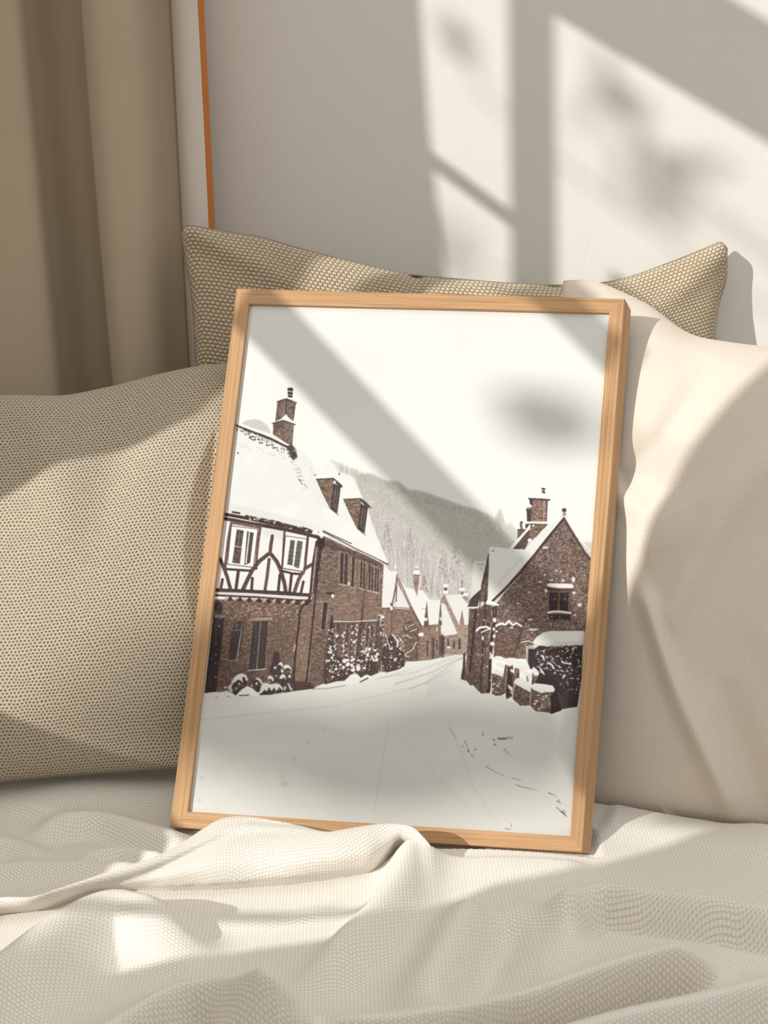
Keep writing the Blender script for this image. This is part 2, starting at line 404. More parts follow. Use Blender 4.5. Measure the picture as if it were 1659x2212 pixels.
    for k in range(24):                       # courses
        y0 = 980 + k * 19; C.line(z2(950 - k, y0, 1110, y0 - 8), .55, (62, 42, 38), .5)
    for k in range(12):
        y0 = 250 + k * 30; C.line(z2(1040, y0 + 4, 1190, y0 + 26 - k), .5, (66, 46, 42), .35)
    for k in range(15):
        y0 = 300 + k * 36; C.line(z2(1200, y0 + 20 , 1560, y0 + 70 - k * 4), .5, (80, 58, 52), .3)
    C.flakes(z2(1020,180, 1180,230, 1180,980, 1000,980), 60, .8, 2.4, (190, 176, 164), .65, .6, 8)
    C.poly(z2(1000,160, 1560,380, 1560,425, 1000,205), (66, 44, 42), .55, 2.5)
    # upper windows
    for q in ((1195,290,1275,575,2), (1295,320,1330,600,1), (1368,365,1422,610,2), (1440,400,1492,630,2), (1492,420,1540,640,2)):
        x0, ya, x1, yb, k = q
        C.poly(z2(x0 - 4, ya - 12, x1 + 8, ya + 4, x1 + 2, yb, x0 - 8, yb - 14), (140, 116, 102))
        C.poly(z2(x0 + 12, ya, x1 - 4, ya + 10, x1 - 10, yb - 12, x0 + 4, yb - 22), (62, 42, 42))
        if k == 2: C.line(z2((x0 + x1) / 2 + 6, ya, (x0 + x1) / 2 - 4, yb - 12), 2, (150, 126, 112))
        C.line(z2(x0 - 6, yb - 14, x1 + 4, yb + 2), 1.1, (216, 210, 204))
    C.line(z2(1330,290, 1298,580), 1.5, (44, 28, 30)); C.line(z2(1455,365, 1435,500, 1415,600, 1390,900, 1370,1190), 1.5, (52, 34, 34))
    C.blob(430 + 1278 / 3.95, 1120 + 555 / 3.95, 2.6, 4.2, (214, 210, 205))
    C.poly(z2(1085,625, 1155,630, 1150,658, 1090,645), (48, 30, 32)); C.blob(430 + 1140 / 3.95, 1120 + 660 / 3.95, 3, 4, SN)
    C.poly(z2(1050,710, 1108,705, 1085,950, 1035,945), (150, 124, 108)); C.poly(z2(1062,718, 1100,716, 1075,950, 1040,946), (52, 34, 38))
    # gallery beam and ground floor windows with shrubs
    C.tex(z2(1140,870, 1540,870, 1540,1320, 1340,1390, 1100,1400), (70, 47, 44), (112, 86, 76), 3, 3, 1.6, .9, 1, 58)
    for xx in (1160, 1245, 1290, 1350, 1420, 1455, 1500):
        C.line(z2(xx + 8, 900, xx - 20, 1190), 3.2, (124, 102, 90), .8); C.line(z2(xx + 26, 900, xx, 1190), 4.2, (64, 46, 46), .8)
    C.line(z2(1145,882, 1300,885, 1530,872), 3.6, (96, 70, 62)); C.line(z2(1150,878, 1300,880, 1530,868), 2.2, (226, 223, 218)); C.line(z2(1390,690, 1378,1180), 1.4, (50, 32, 32))
    C.poly(z2(1135,812, 1115,900, 1085,1280, 1100,1330, 1140,1100, 1145,900), (46, 28, 30))
    C.tex(z2(1060,1300, 1090,1080, 1130,960, 1180,1180, 1330,1200, 1420,1150, 1500,1100, 1540,1160, 1545,1320, 1470,1350, 1330,1370, 1180,1400, 1070,1415), (42, 27, 28), (88, 64, 56), 1.6, 1.6, 2.4, 1, .8, 59)
    C.tex(z2(1510,900, 1545,810, 1580,870, 1570,1000, 1545,1330, 1510,1240), (50, 34, 32), (110, 86, 76), 1.6, 1.6, 2.2, .9, .5, 60)
    g = np.random.RandomState(11)
    for (x0, ya, x1, yb, n, r0, r1) in ((1110,930,1180,1130,16,1.5,3.6), (1080,1080,1150,1320,20,1.2,3.6), (1215,940,1260,1180,16,1.2,3.2), (1300,900,1350,1190,20,1.2,3.4), (1380,940,1430,1180,14,1.0,2.6),
                                (1450,900,1500,1150,18,1.0,2.8), (1525,810,1580,1000,18,1.2,3.0), (1160,1190,1330,1300,26,2.0,5.5), (1330,1210,1420,1300,18,1.5,4.5), (1400,1100,1540,1220,26,1.2,4.4), (1080,1280,1540,1380,50,.7,2.6)):
        for i in range(n):
            r = r0 + (r1 - r0) * g.rand() ** 1.6
            x = x0 + (x1 - x0) * g.rand(); y = ya + (yb - ya) * g.rand()
            C.blob(430 + x / 3.95, 1120 + y / 3.95, r * .8, r * (.6 + .5 * g.rand()), (232, 231, 228), .93, .5, g.rand() * 3)
    C.flakes(z2(1060,1000, 1180,900, 1540,900, 1545,1330, 1070,1400), 240, .4, 1.2, (226, 224, 220), .8, 1, 14)
    C.tex(z3(705,1130, 740,980, 810,930, 880,970, 895,1080, 945,1130, 945,1260, 880,1310, 740,1340, 700,1200), (44, 28, 30), (84, 60, 54), 1.6, 1.6, 2.2, 1, .8, 61)
    for i in range(46):
        x = 715 + 225 * g.rand(); y = 940 + 360 * g.rand() ** 1.3
        C.blob(680 + x / 4.879, 1180 + y / 4.879, .8 + 2.6 * g.rand() ** 2, .7 + 2 * g.rand() ** 2, (232, 230, 227), .9, .5, g.rand() * 3)
    C.line(z3(760,980, 800,1090), 2, SN, .9); C.line(z3(815,930, 880,1000, 870,1060), 3, SN, .9); C.flakes(z3(705,980, 940,1000, 940,1260, 740,1330), 110, .4, 1.1, SN, .8, 1, 15)
    C.line(z3(700,720, 690,840, 730,820), 3, (200, 192, 186), .8)
    # lower left stone wall
    C.tex(z2(130,690, 960,690, 930,960, 800,1475, 140,1485, 60,1490), (86, 58, 50), (138, 108, 92), 2.4, 4.2, 2.0, 1, .3, 63)
    C.tex(z2(600,850, 850,780, 810,1200, 780,1475, 600,1470, 560,1300), (86, 64, 54), (126, 100, 86), 1.5, 2, 2.0, .7, 4, 64)
    for k in range(34):
        y0 = 790 + k * 20; C.line(z2(180, y0, 860 - k * 2, y0 + 4), .5, (60, 38, 36), .42)
    C.flakes(z2(200,720, 850,760, 840,870, 640,830, 200,850), 120, 1.2, 3.4, (186, 160, 142), .75, .6, 17)
    C.flakes(z2(200,740, 850,760, 840,1280, 200,1250), 260, .8, 2.4, (166, 138, 120), .5, .55, 18)
    C.flakes(z2(380,860, 850,800, 820,1150, 600,1150), 16, 1.2, 3.2, (222, 216, 210), .8, .5, 19)
    C.poly(z2(120,845, 215,850, 150,1480, 45,1490), (44, 27, 32)); C.tex(z2(170,1200, 420,1250, 640,1420, 640,1480, 150,1480), (66, 44, 42), (112, 86, 76), 2.4, 5, 1.8, .7, 4, 65)
    C.blob(430 + 168 / 3.95, 1120 + 760 / 3.95, 8, 15, (40, 26, 32)); C.line(z2(165,690, 170,820), 1.2, (40, 26, 30))
    # leaning pier and drain pipes
    C.tex(z2(870,760, 960,710, 985,900, 950,1100, 915,1400, 800,1470, 830,1050, 855,860), (112, 82, 68), (136, 106, 90), 3, 2, 1.3, 1, .5, 66)
    C.line(z2(950,705, 890,740, 858,800, 852,900, 825,1120, 800,1460), 4.6, (44, 28, 34)); C.line(z2(1040,260, 1010,480, 985,740, 950,1080, 915,1390), 3.6, (40, 25, 32)); C.line(z2(820,1080, 812,1120), 2.4, (200, 196, 190))
    C.line(z2(935,1100, 905,1370), 1.2, (158, 132, 114), .7)
    C.tex(z2(780,1380, 960,1400, 1000,1455, 780,1480), (44, 28, 32), (84, 60, 54), 2, 4, 1.5, .9, 1.5, 67)
    # ground floor windows
    C.poly(z2(275,880, 385,868, 345,1215, 240,1225), (98, 76, 66)); C.poly(z2(285,890, 378,872, 330,1195, 248,1205), (60, 47, 50)); C.line(z2(375,875, 322,1205), 2, (176, 176, 168)); C.line(z2(275,955, 365,950), 1.5, (140, 134, 126)); C.line(z2(325,880, 318,960), 1.5, (130, 122, 114))
    C.line(z2(300,890, 275,950), 1.5, (150, 140, 130)); C.line(z2(242,1215, 340,1210), 2.4, (120, 112, 104)); C.line(z2(378,870, 350,1120), 2, (40, 26, 28))
    C.poly(z2(450,848, 628,842, 622,866, 448,872), (168, 144, 126)); C.poly(z2(462,878, 520,878, 495,1285, 420,1292), (58, 44, 48)); C.poly(z2(530,878, 592,876, 562,1278, 492,1284), (56, 42, 46))
    C.line(z2(526,878, 492,1285), 3, (128, 106, 94)); C.line(z2(596,876, 566,1280), 1.5, (140, 116, 100)); C.line(z2(415,1298, 572,1284), 1.8, (222, 218, 212)); C.line(z2(455,880, 416,1290), 1, (140, 116, 100))
    C.line(z2(490,900, 465,1280), 1.2, (92, 80, 80), .5); C.line(z2(560,900, 530,1280), 1.2, (92, 80, 80), .5)
    C.poly(z2(640,1130, 690,1150, 690,1250, 620,1350, 600,1300, 630,1200), (40, 25, 30), .8, 2)
    # plaster and timber storey
    C.poly(z2(220,10, 500,50, 730,100, 1010,150, 965,640, 930,660, 100,600, 170,330), (234, 233, 232))
    C.poly(z2(545,70, 725,100, 725,200, 620,140, 545,170), (214, 212, 210), .6, 3)
    def beam(w, *p, col=BM): C.line(z2(*p), w * .84, col, 1, .5)
    beam(9, 215,0, 400,35, 560,62, 740,95, 900,130, 1015,160, col=DK)
    C.line(z1(225,1150, 420,1185, 560,1215, 740,1250, 1010,1310), 7, (50, 28, 30))
    C.line(z1(400,1160, 620,1205, 880,1270, 1010,1310), 3.4, (66, 42, 40)); C.line(z1(285,1130, 345,1140), 4, (60, 36, 36)); C.line(z1(620,1205, 700,1225), 5, (58, 36, 36)); C.line(z1(880,1262, 950,1285), 4, (58, 36, 36))
    C.flakes(z1(380,1150, 620,1190, 1000,1290, 1010,1340, 620,1230, 380,1180), 60, .8, 3.2, SN, .95, .6, 23, .4, .25)
    C.poly(z1(970,1290, 1000,1285, 1035,1325, 960,1315), SN)
    beam(7, 275,40, 250,180, 222,420, col=(100, 64, 52)); beam(6, 525,70, 505,200, 485,400, col=(100, 64, 52)); beam(8, 290,35, 520,75, col=(110, 76, 62)); beam(5.5, 730,100, 712,400, col=(88, 54, 46)); beam(6, 930,140, 905,420, 890,470, col=(84, 50, 44))
    beam(6, 235,432, 430,446, 490,425, col=DK); beam(6, 712,448, 800,470, 870,475, col=DK)
    beam(8.5, 625,150, 612,230, 604,300, col=(92, 60, 50)); C.line(z2(632,150, 618,280), 1.6, (50, 30, 30))
    beam(10, 590,305, 520,360, 460,430, 410,530, 375,610, col=(86, 54, 44)); beam(10, 615,305, 665,370, 700,450, 730,560, 740,630, col=(86, 54, 44)); beam(8, 598,350, 580,500, 560,625, col=(92, 60, 50))
    C.line(z2(612,300, 665,352, 706,440, 742,620), 1.4, (46, 26, 28)); C.line(z2(585,300, 505,358, 450,430, 400,520, 362,600), 1.4, (46, 26, 28))
    beam(8, 335,455, 315,600, col=DK); beam(7, 455,510, 448,610, col=DK); beam(7, 690,480, 675,625, col=DK); beam(7, 790,470, 772,640, col=DK); beam(6.5, 890,540, 868,640, col=DK)
    beam(9, 180,345, 215,430, 240,500, 270,610, col=(78, 48, 42)); beam(7, 200,520, 185,600, col=DK)
    beam(9, 985,380, 900,430, 850,520, 810,640, col=(104, 72, 58)); C.line(z2(990,370, 905,418, 845,505, 800,630), 1.4, (48, 28, 30))
    beam(7, 1005,200, 975,380, 950,660, 935,700, col=DK); beam(4, 1035,160, 1000,450, 975,640, col=(52, 32, 34)); beam(2, 1000,250, 965,640, col=(200, 190, 184))
    beam(9, 145,612, 400,620, 700,640, 945,655, col=(70, 42, 40)); C.line(z2(145,636, 400,645, 700,668, 925,682), 2, (206, 196, 190)); beam(5, 140,655, 500,672, 940,705, col=DK); beam(3, 150,600, 700,625, 930,645, col=(46, 28, 30))
    for k in range(9):
        x = 230 + k * 82; y = 680 + k * 4.5; C.blob(430 + x / 3.95, 1120 + y / 3.95, 5.5, 2.6, (196, 182, 170), .9, .6, -.9); C.blob(430 + (x + 36) / 3.95, 1120 + (y + 8) / 3.95, 5, 5, (46, 28, 30), .9)
    C.poly(z2(1010,160, 1075,165, 1070,240, 1040,290, 1010,230), (38, 24, 30)); C.blob(430 + 1045 / 3.95, 1120 + 160 / 3.95, 2.4, 2.4, SN)
    def leaded(x0, y0, x1, y1, sk):
        C.poly(z2(x0 - 52, y0 - 36, x1 + 44, y0 - 6, x1 + 8 - sk * .2, y1 + 36, x0 - 92 + sk * .4, y1 + 8), (66, 40, 38), .9)
        C.poly(z2(x0 - 42, y0 - 28, x1 + 34, y0 - 2, x1 + 26 - sk, y1 + 28, x0 - 44 - sk, y1 + 2), (240, 240, 239))
    leaded(320, 95, 465, 385, 30)
    C.poly(z2(322,92, 388,105, 355,388, 283,378), (74, 60, 60)); C.poly(z2(410,108, 466,122, 436,378, 385,398), (70, 54, 54)); C.poly(z2(382,100, 408,106, 372,398, 345,392), (236, 237, 238)); C.line(z2(430,115, 400,380), 2.6, (238, 238, 238))
    C.line(z2(302,236, 362,246), 1.5, (226, 225, 224)); C.line(z2(352,100, 330,235), .7, (150, 144, 140)); C.line(z2(318,150, 376,160), .7, (150, 144, 140)); C.tex(z2(308,250, 362,254, 350,385, 288,372), (58, 40, 40), (120, 92, 80), 2, 3, 2, .8, .5, 71)
    leaded(782, 180, 882, 420, 22)
    C.poly(z2(780,182, 818,188, 796,402, 752,392), (92, 88, 88)); C.poly(z2(838,188, 886,196, 854,428, 808,410), (96, 92, 92))
    for k in range(6):
        C.line(z2(778 - k * 4, 215 + k * 34, 815 - k * 3, 220 + k * 34), .8, (46, 34, 36)); C.line(z2(832 - k * 4, 222 + k * 34, 880 - k * 5, 230 + k * 34), .8, (46, 34, 36))
    C.line(z2(798,184, 774,396), .7, (50, 38, 40)); C.line(z2(862,192, 832,420), .7, (50, 38, 40))
    C.flakes(z2(220,20, 1000,160, 960,640, 200,600), 20, .7, 2.0, (250, 250, 250), .9, 1, 25)
    # roof edge over the stone part
    C.line(z1(1060,1300, 1200,1370, 1330,1440, 1480,1510, 1610,1575), 2.2, (84, 60, 54)); C.line(z1(1060,1290, 1180,1345, 1300,1400), 2, (62, 40, 40)); C.line(z1(1050,1320, 1200,1392, 1330,1455), 2.2, (236, 235, 232)); C.line(z1(1570,1560, 1615,1578), 2.4, (70, 48, 46))
    # ridge tiles showing through
    C.line(z1(320,385, 480,455, 620,510, 720,560, 790,590, 830,650), 7, (66, 46, 44), 1, 1, 4); C.line(z1(325,372, 480,435, 640,490, 760,560), 6.5, SN, 1, .6, 3)
    g = np.random.RandomState(5)
    for i in range(150):
        t = g.rand(); x = 320 + 500 * t; y = 385 + 245 * t + g.rand() * 75 * (1 - .3 * t)
        C.blob(430 + x / 3.95, 820 + y / 3.95, .8 + 3.0 * g.rand() ** 2, .5 + .9 * g.rand(), (62, 42, 42) if g.rand() < .62 else SN, .92, .4, .42 + g.randn() * .3)
    for i in range(46):
        t = g.rand(); x = 760 + 150 * t + g.randn() * 14; y = 600 + 330 * t + g.randn() * 20
        C.blob(430 + x / 3.95, 820 + y / 3.95, .5 + 1.8 * g.rand() ** 2, .4 + .8 * g.rand(), (66, 50, 50), .85 * (1 - .4 * t), .4, 1.0 + g.randn() * .4)
    for i in range(34):
        x = 320 + 440 * g.rand(); y = 530 + (x - 320) * .28 + 40 * g.rand()
        C.blob(430 + x / 3.95, 820 + y / 3.95, .5 + 1.8 * g.rand() ** 2, .45, (120, 112, 108), .7, .4, .3)
    C.poly(z1(790,545, 830,600, 838,665, 800,690, 770,620, 740,580), (60, 42, 42), .9, .6); C.line(z1(800,560, 835,640), .8, (200, 196, 192)); C.line(z1(800,610, 850,600), 1, SN)
    C.poly(z1(845,852, 878,880, 862,850), (50, 36, 36)); C.line(z1(328,620, 336,632), 2, (50, 40, 42))
    C.line(z1(950,750, 990,820), .8, (150, 146, 142), .6); C.blob(430 + 990 / 3.95, 820 + 815 / 3.95, 1.8, 1.3, (60, 46, 46)); C.blob(430 + 1196 / 3.95, 820 + 805 / 3.95, 1.6, 2, (60, 46, 46))
    # chimney of the big house
    C.tex(z1(632,375, 720,350, 806,385, 790,565, 740,540, 630,465), (98, 78, 66), (142, 122, 106), 6, 2, 1.6, 1, .4, 81); C.poly(z1(700,400, 640,470, 634,380, 715,362), (70, 50, 46), .55, 2)
    C.tex(z1(670,190, 745,165, 820,205, 800,350, 700,335, 652,360), (92, 70, 64), (132, 108, 98), 5, 2, 1.6, 1, .4, 82)
    C.line(z1(742,185, 738,310), 2.4, (60, 40, 40)); C.line(z1(672,205, 655,350), 1.6, (56, 36, 36)); C.line(z1(822,205, 802,350), 1.6, (56, 36, 36)); C.line(z1(716,365, 706,510), 1, (60, 42, 40)); C.line(z1(806,385, 792,560), 1.2, (56, 36, 36))
    C.line(z1(665,190, 745,162, 830,198), 2.6, (76, 62, 58)); C.line(z1(672,196, 745,174, 826,208), 1.4, (48, 32, 32)); C.line(z1(625,375, 720,348, 820,385), 2.4, (58, 38, 38))
    C.poly(z1(650,358, 700,335, 735,300, 745,292, 755,315, 810,365, 822,375, 720,345), SN); C.poly(z1(715,165, 750,150, 800,165, 745,160), SN); C.line(z1(735,175, 720,330), 1, (230, 226, 222), .6)
    C.poly(z1(754,78, 780,72, 802,82, 796,155, 758,148), (48, 32, 34)); C.line(z1(756,98, 800,104), 1.6, SN); C.line(z1(756,128, 798,134), 1.2, (226, 222, 220)); C.blob(430 + 778 / 3.95, 820 + 76 / 3.95, 6.2, 2, (50, 36, 38))
    # dormers
    for (dx, dy) in ((0, 0), (232, 172)):
        q = lambda *p: z1(*[v + (dx if i % 2 == 0 else dy) for i, v in enumerate(p)])
        if dx: C.poly(z1(1215,980, 1245,1020, 1360,1015, 1425,1072, 1320,850, 1290,815, 1230,830), (236, 236, 234))
        C.tex(q(1005,855, 1145,845, 1155,900, 1125,1100, 1080,1020), (92, 66, 54), (150, 120, 98), 1.8, 5, 2.0, 1, .4, 83 + dx)
        for k in range(7): C.line(q(1055 + k * 8, 925 + k * 24, 1120 + k * 2, 915 + k * 24), .7, (62, 40, 34), .6)
        C.poly(q(1150,885, 1205,915, 1200,960, 1175,1140, 1125,1100), (58, 44, 48)); C.poly(q(1160,910, 1195,930, 1170,1110, 1138,1085), (86, 76, 80)); C.line(q(1180,915, 1155,1105), 1.4, (48, 34, 38)); C.line(q(1150,890, 1126,1100), 1.3, (40, 26, 28))
        C.line(q(1003,850, 1070,848, 1145,843, 1185,870, 1232,922), 2.4, (66, 42, 38)); C.poly(q(1145,845, 1232,920, 1205,922, 1150,870), (66, 44, 40)); C.line(q(1120,1100, 1188,1155), 1.4, (60, 42, 42)); C.line(q(1205,925, 1180,1135), 1, (60, 42, 42))
        C.line(q(1003,850, 1050,960, 1120,1100), 1.4, (72, 46, 38))
        if not dx: C.blob(430 + 1156 / 3.95, 820 + 874 / 3.95, 2.8, 3, SN)
        C.poly(q(995,845, 1020,800, 1160,790, 1240,920, 1185,868, 1145,838), (238, 238, 236)) if not dx else None
    # ------------------------------------------------ right hand houses
    C.poly(z4(318,935, 440,938, 440,1000, 380,1240, 275,1300), (214, 214, 208)); C.line(z4(340,970, 420,972), 1, (110, 104, 100), .8); C.flakes(z4(345,980, 415,975, 410,1030, 360,1030), 9, .4, 1, (120, 112, 108), .8)
    # chimneys
    C.tex(z4(772,600, 852,605, 850,640, 772,700), (90, 66, 60), (126, 98, 86), 2, 2, 2, 1, .3, 91); C.line(z4(770,604, 856,604), 1.6, (70, 50, 50)); C.line(z4(776,597, 850,597), 1.4, SN); C.line(z4(812,528, 806,560, 814,590), 5, (110, 84, 66), 1, .5); C.line(z4(797,530, 828,530), 1.6, (54, 40, 40))
    C.poly(z4(866,390, 925,385, 912,520, 870,520), (70, 54, 56)); C.line(z4(864,395, 880,378, 925,378), 2, (52, 38, 40)); C.poly(z4(855,545, 900,545, 870,590, 855,590), (66, 48, 50)); C.line(z4(855,540, 905,542), 1, SN)
    C.tex(z4(925,280, 1085,290, 1075,520, 915,518), (104, 66, 56), (166, 130, 116), 2.4, 1.6, 2.2, 1, .4, 92); C.poly(z4(895,278, 930,282, 925,355, 900,335), (60, 42, 42))
    C.line(z4(1085,295, 1074,520), 2, (66, 44, 42)); C.line(z4(1052,300, 1046,515), 1.5, (214, 204, 198), .8); C.line(z4(890,276, 1000,282, 1110,290), 3, (76, 56, 54)); C.line(z4(892,284, 1108,298), 1.4, (50, 34, 34))
    C.poly(z4(900,272, 930,245, 980,225, 1050,228, 1100,262, 1110,285, 1000,276), (238, 238, 237)); C.poly(z4(1018,166, 1070,168, 1060,184, 1058,205, 1065,215, 1050,228, 1022,205, 1030,185), (60, 52, 54)); C.line(z4(1022,192, 1062,194), 1.4, SN)
    C.flakes(z4(925,300, 1075,305, 1070,510, 920,510), 70, .4, 1.1, (226, 220, 216), .7, 1.5, 31)
    C.tex(z4(905,545, 1085,552, 1010,650, 925,715, 905,700), (92, 68, 58), (150, 120, 102), 2, 3, 2, 1, .4, 93); C.line(z4(895,545, 1088,552), 1.6, (62, 44, 42)); C.poly(z4(905,540, 925,518, 1080,520, 1090,548), (232, 232, 230)); C.blob(960 + 938 / 4.879, 1020 + 563 / 4.879, 3, 1.8, SN)
    C.poly(z4(900,590, 905,690, 850,812, 725,808, 840,665), (82, 62, 58)); C.tex(z4(890,620, 900,700, 850,805, 740,800), (66, 48, 46), (110, 92, 84), 4, 2, 1.5, .8, .5, 94); C.line(z4(890,595, 800,690, 700,805), 4.4, (236, 236, 234), 1, .5, 6)
    C.blob(960 + 897 / 4.879, 1020 + 717 / 4.879, 4.2, 4, (236, 237, 240))
    # gable roof, snow on its left slope
    C.poly(z4(470,800, 490,783, 560,792, 680,806, 850,815, 900,760, 1040,600, 1240,470, 1262,478, 1100,650, 960,830, 800,1030, 640,1200, 510,1360, 430,1400, 440,1200, 465,860), (231, 231, 228))
    C.poly(z4(820,880, 860,860, 700,1060, 520,1230, 600,1100), (214, 214, 212), .6, 2); C.line(z4(470,810, 465,860, 450,1000), 1, (200, 198, 194)); C.blob(960 + 512 / 4.879, 1020 + 828 / 4.879, 2, 1.3, (50, 40, 40))
    gable = z4(1262,500, 1320,600, 1400,740, 1520,900, 1640,1000) + z5(1640,420, 1100,410, 960,480, 930,560, 860,560, 860,700, 520,690, 530,340, 540,120, 580,80) + z4(640,1260, 800,1080, 960,880, 1100,700)
    C.tex(gable, (70, 47, 44), (158, 132, 120), 1.5, 1.8, 2.5, 1, .3, 95)
    C.tex(z5(545,350, 850,300, 830,560, 770,680, 520,680, 525,420), (76, 52, 46), (122, 94, 80), 3.2, 6, 2.2, .85, 2, 96)
    g = np.random.RandomState(3)
    for i in range(900):
        x = 560 + 960 * g.rand(); y = 520 + 1150 * g.rand()
        if y < 520 + abs(x - 1262) * 1.15: continue
        C.blob(960 + x / 4.879, 1020 + y / 4.879, .4 + 1.3 * g.rand() ** 2, .4 + .8 * g.rand() ** 2, (196, 180, 170) if g.rand() < .5 else (50, 30, 32), .75, .4, g.rand() * 3)
    C.line(z4(1262,485, 1100,680, 960,860, 800,1060, 640,1230, 505,1360), 5, (66, 44, 44), 1, .5); C.line(z4(1262,492, 1320,590, 1400,720, 1480,850, 1530,910), 5.4, (80, 58, 54), 1, .5); C.line(z4(1250,490, 1100,672, 940,870, 700,1150), 1.2, (44, 30, 32))
    C.line(z4(1290,490, 1400,660, 1530,830), 3, (238, 238, 236), 1, .6); C.blob(960 + 1262 / 4.879, 1020 + 400 / 4.879, 5, 4.4, (66, 58, 52)); C.poly(z4(1228,468, 1250,420, 1275,420, 1298,475, 1262,462), (160, 148, 142)); C.blob(960 + 1240 / 4.879, 1020 + 450 / 4.879, 2.4, 2.2, SN); C.blob(960 + 1285 / 4.879, 1020 + 458 / 4.879, 2, 2.2, SN)
    # side strip left of the gable
    C.tex(z4(468,860, 468,1000, 460,1200, 455,1366, 375,1366, 385,1200), (70, 50, 46), (120, 92, 78), 4, 2, 1.8, 1, .4, 97); C.line(z4(466,860, 430,1050, 385,1240, 372,1366), 1.8, (44, 30, 32))
    C.poly(z4(390,1215, 380,1366, 250,1366, 300,1300), (66, 48, 46)); C.line(z4(385,1225, 300,1300, 240,1366), 2.2, (226, 225, 222))
    C.poly(z5(370,0, 380,120, 345,160, 240,150, 280,90), (64, 46, 46)); C.line(z5(240,157, 350,157), 3, (232, 231, 228)); C.poly(z5(350,150, 375,60, 378,130, 360,160), SN)
    # right frontage running down the street
    C.tex(z5(262,180, 372,160, 430,120, 500,140, 560,150, 540,350, 520,500, 500,700, 490,1000, 480,1060, 400,1070, 340,1040, 290,980, 190,970, 225,840), (60, 40, 40), (124, 96, 82), 5, 1.6, 2.0, 1, .4, 98)
    C.poly(z5(200,640, 222,632, 225,830, 200,935, 165,930, 190,800), (64, 44, 42))
    for (p, w, c) in ((z5(330,180, 300,500, 270,820), 5, (44, 28, 32)), (z5(430,20, 425,270), 3.5, (44, 28, 32)), (z5(415,280, 405,640, 380,1000), 3, (46, 30, 32)), (z5(510,180, 505,420, 480,740, 470,1040), 5, (40, 25, 30)), (z5(545,140, 540,330, 515,380), 3.5, (50, 34, 34)), (z5(380,60, 350,400, 330,800, 350,1000), 3, (92, 68, 60)), (z5(470,420, 450,760, 420,1040), 7, (104, 78, 66))):
        C.line(p, w, c, .92, .6)
    C.poly(z5(430,120, 460,60, 480,80, 575,125, 570,145, 500,120), SN); C.line(z5(340,400, 370,370, 440,360, 480,380), 4.5, (232, 231, 228)); C.line(z5(390,420, 430,400, 480,385), 2.5, SN)
    C.line(z5(550,350, 600,325, 640,340, 680,300, 720,345, 760,320, 820,360), 5.6, SN, 1, .6, 3); C.line(z5(560,355, 700,352, 820,378), 1.4, (50, 34, 34))
    C.line(z5(850,290, 800,440, 730,670), 2, (46, 30, 32)); C.line(z5(500,190, 505,300, 470,480), 2, (200, 190, 184), .7)
    for (x, y, rx, ry) in ((405,480,2,5), (525,460,3,4), (505,540,5,4.4), (500,670,4,3), (530,290,4,5), (550,410,3,2), (485,690,2.4,2.4), (395,660,1.2,1.6), (355,230,1.2,2), (415,290,2,1.4), (450,780,1.6,2), (520,385,2.6,4), (485,650,1.6,5)):
        C.blob(960 + x / 4.879, 1280 + y / 4.879, rx, ry, (228, 226, 223))
    C.flakes(z5(240,180, 560,150, 520,700, 470,1050, 200,940), 90, .4, 1.2, (220, 214, 208), .7, 1.3, 33)
    for (x, y, rx, ry) in ((775,115,3,2), (1010,1155 - 1268,1,1), (710,370,4,2), (905,285,5,1.6), (940,390,11,2.4), (1425,130,5,4), (1375,235,4,2)):
        C.blob(960 + x / 4.879, 1280 + y / 4.879, rx, ry, (224, 220, 216), .9, .7)
    for (x, y, rx, ry) in ((1065,795,7,2.4), (1180,1040,2.6,2), (1230,1045,2.4,1.5), (1055,1080,2.2,1.8), (1010,1155,4,2), (895,1265,3.6,1.6), (1250,1140,3.6,2), (1360,1130,4,6), (1070,1250,3,4.4), (1365,1272,4,2.6), (1480,1090,1.5,1.5), (1130,1140,4,1.2)):
        C.blob(960 + x / 4.879, 1020 + y / 4.879, rx, ry, (230, 227, 224), .92, .7)
    # gable window
    C.poly(z4(1090,1190, 1350,1200, 1340,1366, 1095,1366), (112, 76, 56)); C.poly(z5(1095,0, 1345,0, 1325,205, 1095,205), (112, 76, 56))
    C.poly(z4(1110,1268, 1200,1275, 1200,1366, 1108,1366), (52, 40, 44)); C.poly(z4(1220,1275, 1310,1278, 1308,1366, 1220,1366), (52, 40, 44)); C.poly(z5(1108,0, 1198,0, 1190,195, 1105,190), (42, 28, 34)); C.poly(z5(1220,0, 1308,0, 1300,200, 1212,195), (42, 28, 34))
    C.flakes(z4(1120,1290, 1190,1290, 1190,1350, 1120,1350), 8, 1, 2.2, (120, 116, 116), .7); C.flakes(z4(1230,1290, 1300,1290, 1300,1350, 1230,1350), 8, 1, 2.2, (120, 116, 116), .7)
    C.poly(z4(1075,1195, 1100,1225, 1340,1240, 1362,1215, 1350,1250, 1090,1245), (56, 40, 42)); C.poly(z4(1082,1180, 1110,1170, 1340,1178, 1360,1195, 1358,1222, 1200,1222, 1085,1205), (234, 234, 231))
    C.line(z5(1095,212, 1150,200, 1220,200, 1330,215), 4.4, SN); C.poly(z5(1090,228, 1330,232, 1320,285, 1110,285), (48, 32, 34)); C.blob(960 + 1130 / 4.879, 1280 + 256 / 4.879, 3, 1.2, (150, 146, 96)); C.blob(960 + 1215 / 4.879, 1280 + 262 / 4.879, 3, 1.2, (140, 132, 96))
    C.line(z5(1370,340, 1450,400), 1.2, (60, 40, 40)); C.line(z5(1420,270, 1470,260), .8, (170, 150, 140)); C.line(z5(1400,300, 1470,310), .8, (160, 140, 132))
